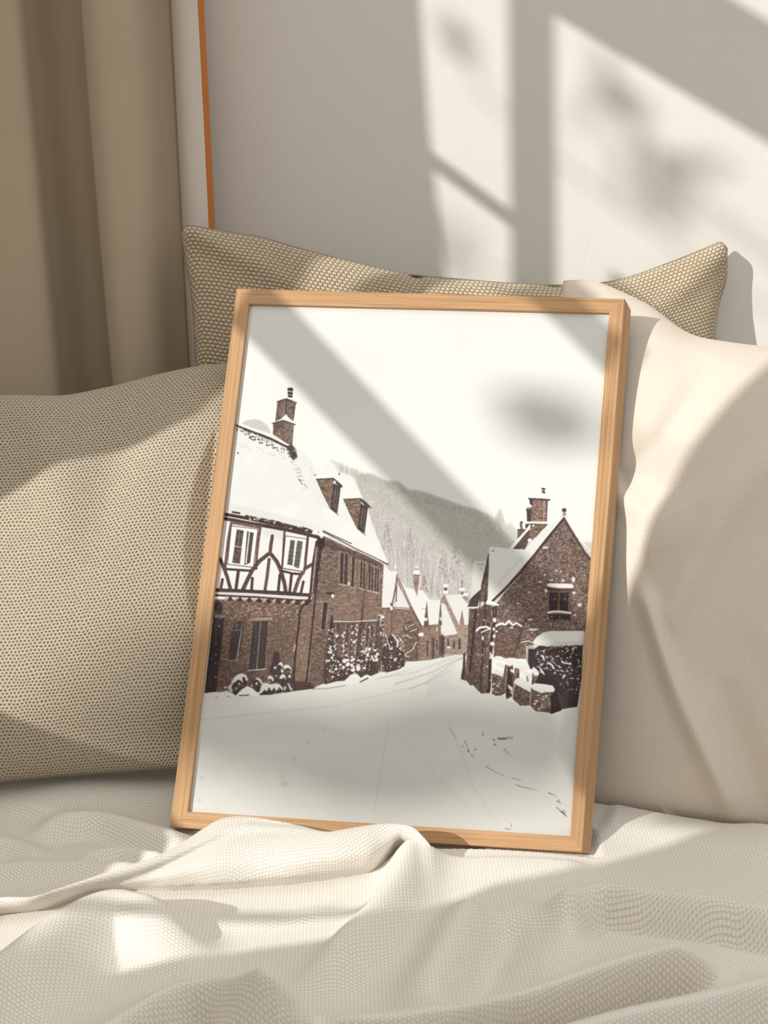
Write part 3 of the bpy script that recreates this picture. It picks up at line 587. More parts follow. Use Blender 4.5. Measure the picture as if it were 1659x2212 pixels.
    # hedge with thick snow cap and doorway
    C.poly(z5(870,560, 950,575, 940,800, 860,720), (176, 162, 146)); C.poly(z5(885,590, 940,598, 930,800, 905,810, 880,740), (46, 28, 34)); C.line(z5(810,525, 890,510, 930,530), 2, SN); C.line(z5(820,535, 890,525, 940,545), 2, (60, 42, 42))
    hedge = z5(935,600, 1000,560, 1100,560, 1460,545, 1445,900, 1400,1215, 1310,1215, 1130,1280, 950,1200, 925,960, 930,800)
    C.tex(hedge, (38, 22, 28), (56, 34, 38), 2, 2, 2, 1, .6, 101)
    C.poly(z5(925,530, 970,470, 1040,420, 1120,405, 1470,405, 1450,550, 1400,545, 1330,560, 1250,545, 1180,570, 1130,555, 1080,570, 1000,550), (228, 228, 222)); C.poly(z5(1000,545, 1200,520, 1450,510, 1450,555, 1180,572, 1080,572), (200, 198, 194), .6, 2)
    C.flakes(z5(1060,540, 1450,530, 1450,590, 1050,600), 44, 1, 3.4, (226, 226, 222), .9, .8, 35)
    C.flakes(z5(960,600, 1050,600, 1440,600, 1430,800, 1300,830, 1050,900, 960,820), 130, .8, 3.2, (232, 231, 229), .92, .65, 37, .4, .5)
    C.flakes(z5(1180,800, 1430,780, 1410,1080, 1230,1020), 60, .6, 2.4, (220, 218, 216), .88, .7, 39)
    C.flakes(z5(940,600, 1440,560, 1400,1200, 1000,1200), 160, .3, .9, (200, 196, 194), .7, 1, 41)
    for pts in ((1090,740, 1130,760, 1150,800), (1240,735, 1335,755), (1010,800, 1050,860), (1270,870, 1250,900), (1040,680, 1050,710), (940,790, 990,840)): C.line(z5(*pts), 3, SN, .95)
    for i in range(10): C.line(z5(1240 + i * 6, 1240 - g.rand() * 30, 1190 + i * 12 + g.rand() * 10, 1030 + g.rand() * 60), .7, (120, 100, 96), .6)
    # garden walls with snow cushions
    def wall(p, s): C.tex(z5(*p), (72, 50, 44), (126, 100, 84), 2.4, 3, 2, 1, .4, s)
    wall((500,850, 620,880, 640,760, 680,800, 640,1060, 570,1100, 500,1070), 111); wall((640,760, 720,760, 740,900, 720,1090, 650,1130, 640,1000), 112); wall((740,800, 790,790, 790,920, 740,940), 115); wall((740,960, 905,1050, 900,1190, 800,1195, 720,1120), 113); wall((915,1000, 1160,1040, 1140,1270, 960,1250, 900,1190), 114); wall((930,870, 990,870, 960,960, 915,960), 116)
    C.poly(z5(670,790, 700,790, 720,980, 680,1110, 650,1100, 660,900), (50, 34, 34)); C.poly(z5(1120,1060, 1165,1040, 1160,1270, 1120,1275), (40, 25, 30)); C.poly(z5(990,880, 1160,940, 1150,980, 960,955), (42, 26, 32))
    C.line(z5(660,780, 640,1020), 3.4, (140, 112, 94)); C.line(z5(765,810, 750,900), 3.4, (136, 108, 92)); C.line(z5(910,1030, 905,1190), 1.4, (190, 170, 156)); C.line(z5(870,890, 880,930), 4, (130, 126, 118))
    for pts in ((515,690, 540,668, 600,672, 640,700, 620,715, 520,705), (545,745, 570,728, 620,750, 625,790, 550,765), (510,830, 550,805, 620,850, 615,890, 540,860), (630,725, 650,695, 710,685, 775,700, 785,730, 720,760, 690,780, 660,765), (720,760, 750,730, 820,720, 880,745, 895,800, 850,805, 790,810, 760,790, 730,790),
                (690,805, 735,815, 735,850, 700,835), (780,820, 830,805, 915,860, 915,900, 840,860), (735,930, 760,905, 810,900, 905,960, 905,1035, 820,990, 740,950), (915,985, 950,955, 1050,965, 1140,980, 1165,1020, 1150,1050, 1060,1050, 1020,1060, 930,1020), (920,800, 960,800, 1000,850, 985,880, 940,870), (665,965, 715,1000, 720,1050, 680,1010), (680,1040, 725,1060, 720,1080)):
        C.poly(z5(*pts), (229, 229, 225), 1, .35)
        C.line(z5(*pts[len(pts) // 2 // 2 * 2:]), 1.2, (186, 184, 180), .5, 1)
    C.flakes(z5(950,1080, 1130,1070, 1130,1190, 1000,1240, 950,1190), 46, 1, 3.6, (226, 225, 222), .95, .55, 43, .4, .2); C.flakes(z5(500,950, 600,950, 560,1050, 500,1050), 12, 1, 3, SN, .9, .6, 45); C.flakes(z5(670,960, 725,960, 720,1090, 680,1100), 8, 1, 2.6, SN, .9, .5, 46)
    # ------------------------------------------------ snow on the street
    road = [(370, 1502)] + z8(0,815, 120,800, 220,800, 300,780, 400,845, 410,850, 730,840, 860,830, 1000,812, 1150,790, 1380,758) + z2(1000,1455, 1080,1415, 1170,1390, 1240,1385, 1300,1330, 1345,1325, 1380,1360, 1430,1330, 1465,1345, 1545,1310, 1600,1310) + \
        z3(740,1335, 880,1300, 950,1260, 960,1215, 1090,1210, 1200,1200, 1340,1175, 1480,1145, 1560,1140, 1555,1200, 1540,1400, 1600,1420, 1640,1470) + z5(190,970, 240,985, 300,975, 350,1030, 390,1065, 470,1060, 520,1090, 600,1085, 630,1070, 660,1130, 740,1160, 780,1195, 830,1190, 900,1210, 960,1255, 1060,1260, 1120,1290, 1200,1280, 1240,1230, 1330,1215, 1400,1205, 1560,1180) + [(1345, 1850), (370, 1850)]
    C.tex(road, (222, 222, 215), (230, 230, 224), 50, 90, 1.2, 1, .4, 121)
    C.poly(z2(960,1455, 1080,1415, 1170,1390, 1240,1385, 1300,1330, 1345,1325, 1380,1360, 1430,1330, 1465,1345, 1400,1390, 1200,1440), (232, 232, 228))
    C.poly(z8(410,850, 480,770, 560,722, 620,750, 690,810, 725,842, 600,852), (236, 236, 232)); C.line(z8(455,845, 580,838), 2.2, (66, 54, 54)); C.line(z8(0,870, 400,880, 900,850), 1.2, (206, 206, 200), .7, 2); C.line(z8(150,865, 175,866), 1.4, (120, 114, 110)); C.line(z8(300,857, 340,855), 1.4, (110, 104, 100))
    C.line(z2(960,1455, 1100,1450, 1250,1425), 1.3, (90, 80, 78), .8); C.line(z2(1375,1395, 1440,1362), 3, (96, 84, 80))
    for (p, w, al) in (((640,1400, 800,1360, 1000,1300), 1.6, .35), ((1560,1180, 1450,1230, 1330,1330, 1180,1430, 1000,1505), 2.2, .5), ((1560,1170, 1400,1240, 1250,1320, 1050,1390, 850,1450), 3, .4), ((1540,1150, 1300,1230, 1050,1330, 700,1385), 2, .35), ((1420,1310, 1170,1455), 2, .45)):
        C.line(z3(*p), w, (150, 144, 136), al, 1.2)
    C.poly(z5(0,640, 160,660, 120,800, 60,960, 190,1010, 0,1060, -200,1100, -160,900), (208, 208, 204), .45, 5)
    for (p, w, al) in (((0,150, 600,90, 950,10), 3, .25), ((830,150, 1050,380, 1180,520), 1.6, .3), ((1100,150, 1200,420, 1300,580), 1.6, .35), ((850,150, 790,520), 3, .22)):
        C.line(z7(*p), w, (180, 176, 168), al, 2)
    for (x, y, r) in ((575,183,4), (510,240,5), (455,308,5), (405,383,4), (415,410,9), (70,385,4), (60,480,4)): C.blob(400 + x / 1.929, 1480 + y / 1.929, r, r * .8, (198, 198, 192), .55, 3)
    # snowy shrubs along the foot of the big house
    for k, (p, caps) in enumerate((
        ((900,560, 895,480, 940,440, 990,415, 1015,460, 1030,560, 1055,600, 1065,700, 1000,760, 900,690), ((950,455, 965,425, 990,413, 1012,440, 1018,500, 1000,470, 975,450), (895,490, 920,465, 935,490, 905,510), (985,520, 1010,500, 1025,540, 1000,560), (965,630, 985,585, 1020,565, 1050,600, 1058,650, 1030,610, 1000,630), (915,590, 935,580, 940,600, 920,605))),
        ((1025,470, 1060,445, 1110,470, 1128,560, 1118,670, 1070,690, 1040,560), ((1022,475, 1045,448, 1085,450, 1120,490, 1125,540, 1105,500, 1070,490, 1030,510), (1095,540, 1118,530, 1120,560), (1075,600, 1100,570, 1118,600, 1100,620))),
        ((300,750, 340,700, 370,650, 420,600, 480,565, 530,570, 560,610, 562,690, 520,730, 480,770, 410,845, 350,800), ((350,680, 395,605, 440,572, 500,560, 550,590, 567,640, 560,670, 545,650, 520,605, 495,610, 500,680, 470,650, 440,640, 405,670, 370,690), (300,745, 350,695, 378,690, 352,735, 375,790, 350,800), (435,690, 470,690, 455,720), (400,740, 430,745, 415,775), (255,735, 285,728, 298,745, 265,755))),
        ((600,720, 640,650, 690,612, 730,640, 752,690, 740,760, 700,805, 640,770), ((655,640, 690,608, 735,640, 755,690, 735,700, 715,660, 690,640), (655,690, 680,670, 695,690, 675,712), (600,720, 625,700, 630,740))),
        ((815,690, 820,610, 850,585, 890,620, 900,690), ((820,640, 825,600, 850,583, 885,610, 902,655, 880,660, 855,625, 835,640), (820,660, 845,655, 840,690))),
        ((1000,800, 1040,720, 1070,680, 1100,700, 1148,792, 1040,808), ((1070,690, 1095,700, 1145,785, 1110,770), (1025,740, 1045,720, 1055,750, 1035,790))),
        ((710,825, 750,690, 800,680, 860,700, 920,690, 980,700, 1022,780, 1010,808, 850,835, 720,838), ((710,815, 735,720, 755,685, 800,682, 860,702, 920,688, 975,700, 1015,755, 1018,790, 995,760, 960,735, 930,790, 900,740, 870,790, 835,735, 810,790, 775,770, 745,810, 720,825), (940,745, 960,740, 965,780))))):
        C.tex(z8(*p), (34, 24, 26), (84, 66, 54), 1.3, 1.3, 2.0, 1, .4, 130 + k)
        for c in caps: C.poly(z8(*c), (228, 227, 223), .97, .5)
        C.flakes(z8(*p), 12, .5, 1.3, (214, 212, 208), .85, 1, 140 + k)
    for k in range(14): C.line([(468 + k * 1.5, 1498 - rng.rand() * 8), (470 + k * 5 - 10, 1486 - rng.rand() * 6)], .7, (96, 80, 72), .5)
    # stalks poking through the snow
    tw = (78, 60, 50)
    for (p, w) in (((60,70, 130,190, 158,235), .7), ((262,240, 290,310, 320,390), 1.1), ((300,360, 320,390), 2.2), ((225,300, 245,328), 1.1), ((345,420, 375,448), 1.6), ((382,355, 412,342), 1.5), ((485,130, 505,178), 1.1), ((478,165, 508,178), .9), ((615,210, 645,250), 1), ((630,285, 665,298), 1.4), ((648,275, 662,298), 1), ((638,215, 645,250), 1),
                   ((765,345, 820,400, 855,428), 1.1), ((775,400, 798,408), .8), ((525,565, 640,630, 785,697), 1.0), ((870,715, 990,752), .9), ((915,798, 970,822, 1080,848, 1190,872), 1.1), ((1330,905, 1400,930, 1440,958), 1.4), ((1440,1005, 1490,1040), 1.8), ((1475,990, 1468,1020), 1.1), ((1435,1090, 1490,1140, 1560,1205), 1.6), ((1500,1145, 1565,1210), 2.8), ((1525,1120, 1520,1165), 1.1), ((1540,1135, 1548,1180), 1.1),
                   ((780,1355, 820,1378, 845,1372), 1.3), ((850,1295, 860,1330, 845,1372), .8)):
        C.line(z9(*p), w * 1.15, tw, .85, .5, w * .5)
    for k in range(16): C.line(z9(680 + k * 7, 195 + (k % 3) * 6, 690 + k * 7, 222 - (k % 2) * 4), 1, (84, 62, 52), .8, .4)
    for k in range(5): C.line(z9(800 + k * 16, 188, 812 + k * 16, 215), 1, (84, 62, 52), .7, .4)
    # falling flakes over the dark fronts
    C.flakes([(452, 1330), (480, 1330), (470, 1480), (446, 1490)], 22, .5, 1.5, (232, 230, 230), .95, 1, 51)
    C.flakes([(470, 1290), (1240, 1290), (1240, 1500), (470, 1480)], 150, .3, .9, (224, 221, 219), .7, 1, 53)
    C.flakes([(690, 1150), (1260, 1100), (1240, 1450), (690, 1450)], 150, .3, 1.0, (236, 234, 232), .7, 1, 55)
    a = blur(C.a, 1)
    lum = a.mean(2, keepdims=True)
    dark = np.clip((190 - lum) / 90, 0, 1)
    g1 = vnoise(H, W, 2.2, 3.2, 901)[..., None] - .5; g2 = vnoise(H, W, 5, 9, 902)[..., None] - .5
    a = lum + (a - lum) * (1 - .28 * dark)                  # sepia, not red
    a = a * (1 + dark * (g1 * .55 + g2 * .34)) + dark * [3, 1, -2]
    a = np.clip(a, 0, 255); a = a * (1 - dark) + dark * 255 * (a / 255) ** .95
    a = a + (np.random.RandomState(2).rand(H, W, 1) - .5) * 3
    return np.clip(a, 0, 255)

SUN_E = 3.65; AMB = (1.0, .972, .928, 1); AMB_E = .49
DRAW = True; PRES = (860, 1200); PALB = .735; BRES = (900, 700); BEDROT = .5
CURTP = [(-330, 2.14), (-220, 2.24), (-120, 2.18), (-40, 2.16), (60, 2.165), (92, 2.215), (140, 2.265), (185, 2.275), (218, 2.24), (206, 2.19), (236, 2.15), (300, 2.16), (350, 2.215), (384, 2.235)]
BANDP = [(384, 2.238), (396, 2.205), (412, 2.19), (438, 2.182)]
TRIMP = [(437, 2.184), (444, 2.195), (451, 2.215), (444, 2.27)]
ROLL_T = [(-190, 1990, .020), (-80, 1955, .026), (0, 1938, .030), (70, 1936, .031), (130, 1918, .032), (250, 1878, .034), (340, 1848, .036), (400, 1816, .038), (440, 1790, .040), (480, 1768, .042), (530, 1763, .043), (590, 1772, .042), (650, 1784, .041), (705, 1796, .040), (760, 1788, .041), (815, 1780, .043), (855, 1779, .044), (890, 1786, .043), (915, 1808, .034), (940, 1838, .018), (965, 1850, .006)]
ROLL_L = [(-190, 1998, .010), (-80, 1978, .009), (0, 1968, .008), (75, 1962, .008), (130, 1948, .008), (200, 1924, .008), (300, 1915, .008), (360, 1913, .008), (415, 1909, .008), (480, 1906, .008), (550, 1899, .008), (620, 1893, .008), (700, 1884, .008), (760, 1877, .008), (800, 1868, .009), (825, 1850, .012), (843, 1830, .018), (862, 1815, .022), (900, 1828, .018), (940, 1850, .010), (965, 1858, .004)]
KNIT = fabric('chunky knit', .0072, .0056, srgb(128, 108, 82), srgb(212, 196, 168), True, 'knit', .9, .0016, .12)
LINEN = fabric('open weave linen', .0054, .0048, srgb(92, 76, 50), srgb(202, 190, 168), True, 'weave', .9, .0012, .3, .35, .2, (.18, .78))
BEDM = fabric('waffle bedspread', .0046, .0040, srgb(192, 183, 170), srgb(233, 228, 219), True, 'knit', .42, .0006, .08, .08, .15, (.0, .7))
def plain_linen():
    N = NT('fine linen'); o = N.coord('UV')
    a = N.noise(N.scale(o, (500, 1500, 1)), 1, 3, .6); b = N.noise(N.scale(o, (1500, 500, 1)), 1, 3, .6); d = N.noise(o, 420, 4, .7)
    f = N.math('ADD', N.math('MULTIPLY', N.math('ADD', a, b), .3), N.math('MULTIPLY', d, .4))
    N.col(N.ramp(f, [(.36, srgb(192, 179, 163)), (.5, srgb(214, 203, 189)), (.66, srgb(225, 216, 204))])); N.rough(.95); N.b.inputs['Sheen Weight'].default_value = .15
    N.bump(f, .5, .0005); return N.m
FINE = plain_linen()
def CUSHIONS():
    z = BED
    return [
      dict(name='cushion', label='long beige chunky knit cushion standing against the wall behind the picture frame',
        top=[(392, 506), (398, 492), (414, 488), (470, 498), (560, 512), (640, 535), (760, 566), (880, 592), (1000, 604), (1100, 612), (1230, 616), (1340, 604), (1450, 566), (1530, 534), (1556, 524), (1570, 536)],
        right=[(1570, 536), (1568, 600), (1552, 660), (1545, 740), (1550, 900), (1570, 1040)],
        bottom=[(440, 1040), (700, 1060), (1000, 1070), (1300, 1060), (1570, 1040)],
        left=[(392, 506), (402, 570), (414, 640), (422, 760), (425, 900), (440, 1040)],
        p0=(.10, 2.195, z + .60), n=(.185, -.975, .17), back=.28, T=.07, mat=KNIT, nu=420, nv=260, seed=3, pw=.5, amp=.003,
        creases=[([(.42, -.02), (.40, .10), (.37, .2)], .016, -.016), ([(.66, 0), (.69, .08)], .02, -.01), ([(.02, .02), (.2, .2)], .04, .01), ([(.98, .03), (.85, .2)], .05, .01), ([(.53, 0), (.55, .12)], .03, .008)]),
      dict(name='cushion', label='natural open weave linen cushion at the left of the picture frame',
        top=[(-420, 900), (-250, 850), (-100, 850), (0, 862), (120, 864), (240, 842), (350, 812), (490, 792), (620, 806), (760, 850)],
        right=[(760, 850), (740, 1100), (720, 1400), (700, 1640)],
        bottom=[(-400, 1700), (-200, 1712), (0, 1690), (200, 1672), (375, 1662), (560, 1650), (700, 1640)],
        left=[(-420, 900), (-400, 1150), (-410, 1450), (-400, 1700)],
        p0=(-.25, 1.95, z + .33), n=(.10, -.88, .46), back=.3, T=.115, mat=LINEN, nu=300, nv=240, seed=5, pw=.38, amp=.003,
        creases=[([(.40, .02), (.46, .25), (.50, .45)], .05, .012), ([(.62, .05), (.56, .3), (.52, .5)], .05, -.010), ([(.25, .05), (.3, .3)], .06, -.008)]),
      dict(name='cushion', label='large smooth off white linen cushion at the right of the picture frame',
        top=[(1218, 608), (1260, 606), (1300, 614), (1400, 660), (1490, 722), (1580, 742), (1680, 752), (1800, 752), (1960, 735)],
        right=[(1960, 735), (1985, 1000), (1990, 1300), (1980, 1800)],
        bottom=[(1190, 1735), (1280, 1742), (1400, 1758), (1540, 1778), (1659, 1795), (1800, 1805), (1980, 1800)],
        left=[(1218, 608), (1200, 900), (1185, 1300), (1190, 1735)],
        p0=(.45, 1.76, z + .22), n=(-.24, -.86, .44), T=.095, mat=FINE, nu=300, nv=260, seed=8, pw=.45, amp=.003,
        creases=[([(.22, .38), (.32, .30), (.45, .12)], .03, -.012), ([(.18, .42), (.3, .45), (.5, .35), (.7, .2)], .03, .008), ([(.3, .5), (.45, .42), (.65, .22)], .04, .010), ([(.5, .95), (.38, .75), (.25, .55)], .03, .012), ([(.6, .95), (.48, .72), (.6, .45)], .05, -.012), ([(.36, .62), (.5, .42), (.75, .15)], .035, .012), ([(.30, .62), (.38, .78), (.52, .98)], .025, .012), ([(.75, .8), (.62, .62), (.75, .4)], .05, .010)]),
    ]
FOLDS = [
  dict(p=[(900, 1862), (1040, 1858), (1150, 1858), (1300, 1862)], h=.008, wb=.012, wf=.05, ends=(.1, .2)),
  dict(p=[(-120, 2150), (0, 2075), (100, 2000), (190, 1945), (260, 1926), (330, 1945), (420, 1985), (500, 2010)], h=.044, wb=.030, wf=.045, push=.01, ends=(.2, .35)),
  dict(p=[(120, 2300), (270, 2190), (390, 2124), (470, 2116), (550, 2148), (630, 2160), (690, 2122)], h=.054, wb=.040, wf=.018, push=.026, ends=(.2, .2), dip=.3),
  dict(p=[(450, 2220), (600, 2190), (830, 2176), (1000, 2150), (1130, 2132), (1280, 2092), (1400, 2062), (1540, 2034), (1610, 2044)], h=.056, wb=.035, wf=.016, push=.028, ends=(.15, .15), dip=.35),
  dict(p=[(950, 2290), (1200, 2225), (1350, 2190), (1500, 2160), (1659, 2118), (1780, 2090)], h=.056, wb=.035, wf=.020, push=.026, ends=(.2, .05), dip=.3),
  dict(p=[(1190, 1975), (1240, 1930), (1300, 1908), (1370, 1922), (1500, 1942), (1659, 1966), (1750, 1980)], h=.030, wb=.026, wf=.015, ends=(.15, .15), dip=.5),
  dict(p=[(1150, 2120), (1190, 2050), (1230, 1990), (1250, 1940)], h=.012, wb=.03, wf=.02, ends=(.3, .2)),
  dict(p=[(620, 2100), (740, 2005), (820, 1932), (868, 1865), (890, 1800)], h=.032, wb=.022, wf=.034, ends=(.35, .05)),
  dict(p=[(860, 2160), (940, 2060), (990, 1975), (1040, 1900)], h=.034, wb=.030, wf=.026, ends=(.3, .2), dip=.3),
  dict(p=[(-80, 1868), (60, 1858), (170, 1856), (300, 1862), (420, 1850)], h=.014, wb=.016, wf=.022, ends=(.1, .3)),
  dict(p=[(60, 1800), (130, 1757), (220, 1745), (330, 1778), (430, 1812)], h=.018, wb=.022, wf=.018, ends=(.2, .2), dip=.3),
  dict(p=[(160, 1855), (215, 1828), (285, 1824), (380, 1842)], h=.014, wb=.012, wf=.013, ends=(.2, .2), dip=.3),
  dict(p=[(60, 1760), (120, 1722), (200, 1696), (400, 1690), (600, 1700)], h=.014, wb=.06, wf=.03, ends=(.1, .1)),
  dict(p=[(-200, 1790), (-60, 1800), (40, 1815), (110, 1850)], h=.014, wb=.02, wf=.02, ends=(.1, .2)),
  dict(p=[(1290, 1762), (1420, 1778), (1560, 1808), (1700, 1820)], h=.008, wb=.06, wf=.03, ends=(.1, .1)),
  dict(p=[(330, 2240), (440, 2200), (560, 2196), (640, 2215)], h=.03, wb=.03, wf=.02, push=.01, ends=(.3, .3)),
  dict(p=[(1080, 2000), (1130, 1960), (1180, 1925)], h=.010, wb=.03, wf=.03, ends=(.4, .4)),
  dict(p=[(280, 1990), (430, 1972), (600, 1960), (760, 1935)], h=.008, wb=.015, wf=.015, ends=(.2, .2)),
]
def BEDADJ(X, Y): return -.004

# ---------------------------------------------------------------- camera and light
cam = bpy.data.objects.new('camera', bpy.data.cameras.new('camera')); link(cam)
R3 = Matrix(np.column_stack([MR[:, 0], -MR[:, 1], -MR[:, 2]]).tolist())
cam.matrix_world = Matrix.Translation(CAM.tolist()) @ R3.to_4x4()
cam.data.sensor_fit = 'HORIZONTAL'; cam.data.sensor_width = 36; cam.data.lens = 36 * FOCAL / IW
cam.data.clip_start = .05
cam.data.dof.use_dof = True; cam.data.dof.focus_distance = 1.93; cam.data.dof.aperture_fstop = 11
sc.camera = cam
sc.cycles.adaptive_threshold = .025; sc.cycles.max_bounces = 6; sc.cycles.diffuse_bounces = 4; sc.cycles.transparent_max_bounces = 8
sc.view_settings.view_transform = 'Standard'; sc.view_settings.look = 'None'

SUN = np.array([.70, .50, -.42]); SUN /= np.linalg.norm(SUN)     # direction the light travels
sun = bpy.data.objects.new('sun', bpy.data.lights.new('sun', 'SUN')); link(sun)
sun.rotation_euler = Vector(SUN).to_track_quat('-Z', 'Y').to_euler()
sun.data.energy = SUN_E; sun.data.angle = math.radians(.42); sun.data.color = (1, .98, .94)
w = bpy.data.worlds.new('world'); sc.world = w; w.use_nodes = True
bg = w.node_tree.nodes['Background']; bg.inputs[0].default_value = AMB
_t = w.node_tree; _tc = _t.nodes.new('ShaderNodeTexCoord'); _sp = _t.nodes.new('ShaderNodeSeparateXYZ'); _mr = _t.nodes.new('ShaderNodeMapRange')
_t.links.new(_tc.outputs['Generated'], _sp.inputs[0]); _t.links.new(_sp.outputs[2], _mr.inputs[0])
_mr.inputs['From Min'].default_value = -.2; _mr.inputs['From Max'].default_value = 1; _mr.inputs['To Min'].default_value = AMB_E * .52; _mr.inputs['To Max'].default_value = AMB_E * 2.5
_t.links.new(_mr.outputs[0], bg.inputs[1])

# ---------------------------------------------------------------- frame and print
FN = np.array([-.1427, -.8465, .5128]); FN /= np.linalg.norm(FN)
FP = CAM + np.array([-.2711, 1.6349, -.819])
fp = lambda x, y, d=0: on_plane(x, y, FP, FN) + FN * d
OUT = [(510.5, 622.5), (1350, 645), (1258, 1842), (366, 1787)]           # outer corners TL TR BR BL
INN = [(538, 657), (1316, 676), (1231, 1806), (406, 1753)]              # sight edge
def wood(name, axis):
    N = NT(name); o = N.coord('UV')
    s = N.scale(o, (5, 700, 1))
    n = N.noise(s, 1.0, 5, .62, .5); n2 = N.noise(N.scale(o, (3, 230, 1)), 1.0, 3, .6, .8); n3 = N.noise(N.scale(o, (14, 1400, 1)), 1.0, 2, .5)
    f = N.math('ADD', N.math('MULTIPLY', n, .55), N.math('ADD', N.math('MULTIPLY', n2, .3), N.math('MULTIPLY', n3, .15)))
    c = N.ramp(f, [(.34, srgb(138, 101, 66)), (.44, srgb(172, 134, 95)), (.56, srgb(190, 152, 112)), (.72, srgb(203, 169, 131))])
    N.col(c); N.rough(.5); N.bump(f, .25, .0006); return N.m
WOOD = wood('oak wood', 0)
frame = empty('picture_frame', tuple(fp(*OUT[3])))
tag(frame, 'light oak wooden picture frame holding a snowy village street print, leaning on the cushions', 'picture frame')
DEP = .021
# directions inside the frame's plane, used to keep soft things off the frame
FX = fp(*OUT[2]) - fp(*OUT[3]); FW = np.linalg.norm(FX); FX /= FW
FY = np.cross(FN, FX); FY *= np.sign(FY[2]); FH = (fp(*OUT[0]) - fp(*OUT[3])) @ FY
def rail(a, b):
    """one mitred rail between corners a and b"""
    O0, O1, I0, I1 = [np.array(p) for p in (fp(*OUT[a]), fp(*OUT[b]), fp(*INN[a]), fp(*INN[b]))]
    ch = .0011
    prof = []                       # (share from outer to inner edge, depth)
    Wd = np.linalg.norm(np.cross(O1 - O0, I0 - O0)) / np.linalg.norm(O1 - O0)
    prof = [(0, -DEP), (0, -ch * 1.4), (ch * .35 / Wd, -ch * .5), (ch / Wd, 0), (1 - ch / Wd, 0), (1 - ch * .3 / Wd, -ch * .4), (1, -ch), (1, -.0062), (.6, -.0062), (.6, -DEP)]
    n = 24; V = []; UV = []; L = np.linalg.norm(O1 - O0)
    for s, d in prof:
        A = O0 + (I0 - O0) * s; B = O1 + (I1 - O1) * s
        if a == 1 and s == 0 and d < -.01: A = A + FX * .0078 - FY * .007; B = B + FX * .0085      # this side of the moulding splays outwards
        for k in range(n):
            t = k / (n - 1); V.append(A + (B - A) * t + FN * d); UV.append((t * L + a * 3.1, s * Wd + d * -1 + a * .37))
    F = grid_faces(len(prof), n).tolist()
    F += [tuple(i * n for i in range(len(prof))), tuple(i * n + n - 1 for i in reversed(range(len(prof))))]
    o = mesh_obj('frame_rail', V, [tuple(f) for f in F], WOOD, frame, UV, smooth=False)
    return o
for a, b in ((0, 1), (1, 2), (2, 3), (3, 0)): rail(a, b)
NB = NT('backing card'); NB.col(srgb(150, 125, 95)); NB.rough(.9)
bk = [fp(OUT[i][0] * .93 + OUT[(i + 2) % 4][0] * .07, OUT[i][1] * .97 + OUT[(i + 2) % 4][1] * .03, d) for d in (-.010, -.014) for i in range(4)]
mesh_obj('backing_board', bk, [(0, 1, 2, 3), (7, 6, 5, 4), (0, 4, 5, 1), (1, 5, 6, 2), (2, 6, 7, 3), (3, 7, 4, 0)], NB.m, frame, smooth=False)
# the print: a grid fine enough to carry the picture as vertex colours
pc = [fp(*p) for p in ((527, 644), (1326, 660), (1240, 1818), (395, 1765))]
PNX, PNY = PRES
u = np.linspace(0, 1, PNX)[None, :, None]; v = np.linspace(0, 1, PNY)[:, None, None]
PV = ((pc[0] * (1 - u) + pc[1] * u) * (1 - v) + (pc[3] * (1 - u) + pc[2] * u) * v) - FN * .0055
NP = NT('printed picture'); at = NP.n('ShaderNodeAttribute', attribute_name='picture'); NP.col(at.outputs['Color']); NP.rough(.6); NP.b.inputs['Specular IOR Level'].default_value = .25
pr = mesh_obj('art_print', PV.reshape(-1, 3), grid_faces(PNY, PNX, True), NP.m, frame, smooth=False)
tag(pr, 'sepia snowy village street print')
pic = paint_village() if DRAW else np.full((CH * SS, CW * SS, 3), 235.)
q = to_px(PV.reshape(-1, 3)); qx = np.clip((q[:, 0] - CX0) * SS - .5, 0, CW * SS - 1.01); qy = np.clip((q[:, 1] - CY0) * SS - .5, 0, CH * SS - 1.01)
xi = qx.astype(int); yi = qy.astype(int); fx = (qx - xi)[:, None]; fy = (qy - yi)[:, None]
smp = (pic[yi, xi] * (1 - fx) + pic[yi, xi + 1] * fx) * (1 - fy) + (pic[yi + 1, xi] * (1 - fx) + pic[yi + 1, xi + 1] * fx) * fy
ca = pr.data.color_attributes.new('picture', 'FLOAT_COLOR', 'POINT')
rgba = np.ones((len(smp), 4), np.float32); rgba[:, :3] = lin(smp) * PALB; ca.data.foreach_set('color', rgba.ravel())

def off_frame(V, gap=.003, slope=1.0, front=False):
    """push points that would pass through the frame behind it (or in front of it)"""
    q = V - fp(*OUT[3]); a = q @ FX; c = q @ FY; d = q @ FN
    o = np.hypot(np.maximum(0, np.maximum(-a + .0, a - FW - .012)), np.maximum(0, np.maximum(-c, c - FH)))
    if front: k = np.maximum(0, gap - slope * o - d)
    else: k = np.minimum(0, -DEP - gap + slope * o - d)
    return V + FN * k[..., None]

# ---------------------------------------------------------------- room
WALLY = 2.30
NW = NT('plaster wall'); o = NW.coord('Object')
n = NW.noise(o, 3.5, 4, .6); n2 = NW.noise(NW.scale(o, (1, 1, 1)), 60, 4, .6)
NW.col(NW.mix(n, srgb(229, 226, 219), srgb(236, 234, 228))); NW.rough(.9)
NW.bump(NW.math('ADD', NW.math('MULTIPLY', n2, .5), NW.noise(NW.scale(o, (1, 1, .35)), 16, 4, .7, 1.5)), .35, .0014)
wl = boxes('wall_back', [(-1.56, 2.6, WALLY, WALLY + .1, 0, 3.05)], NW.m); tag(wl, kind='structure')
NF = NT('floor boards'); o = NF.coord('Object'); NF.col(NF.ramp(NF.noise(NF.scale(o, (2, 20, 1)), 1, 4), [(.3, srgb(120, 92, 66)), (.7, srgb(160, 128, 96))])); NF.rough(.5)
fl = boxes('floor', [(-1.56, 2.6, -1.6, WALLY, -.08, 0)], NF.m); tag(fl, kind='structure')

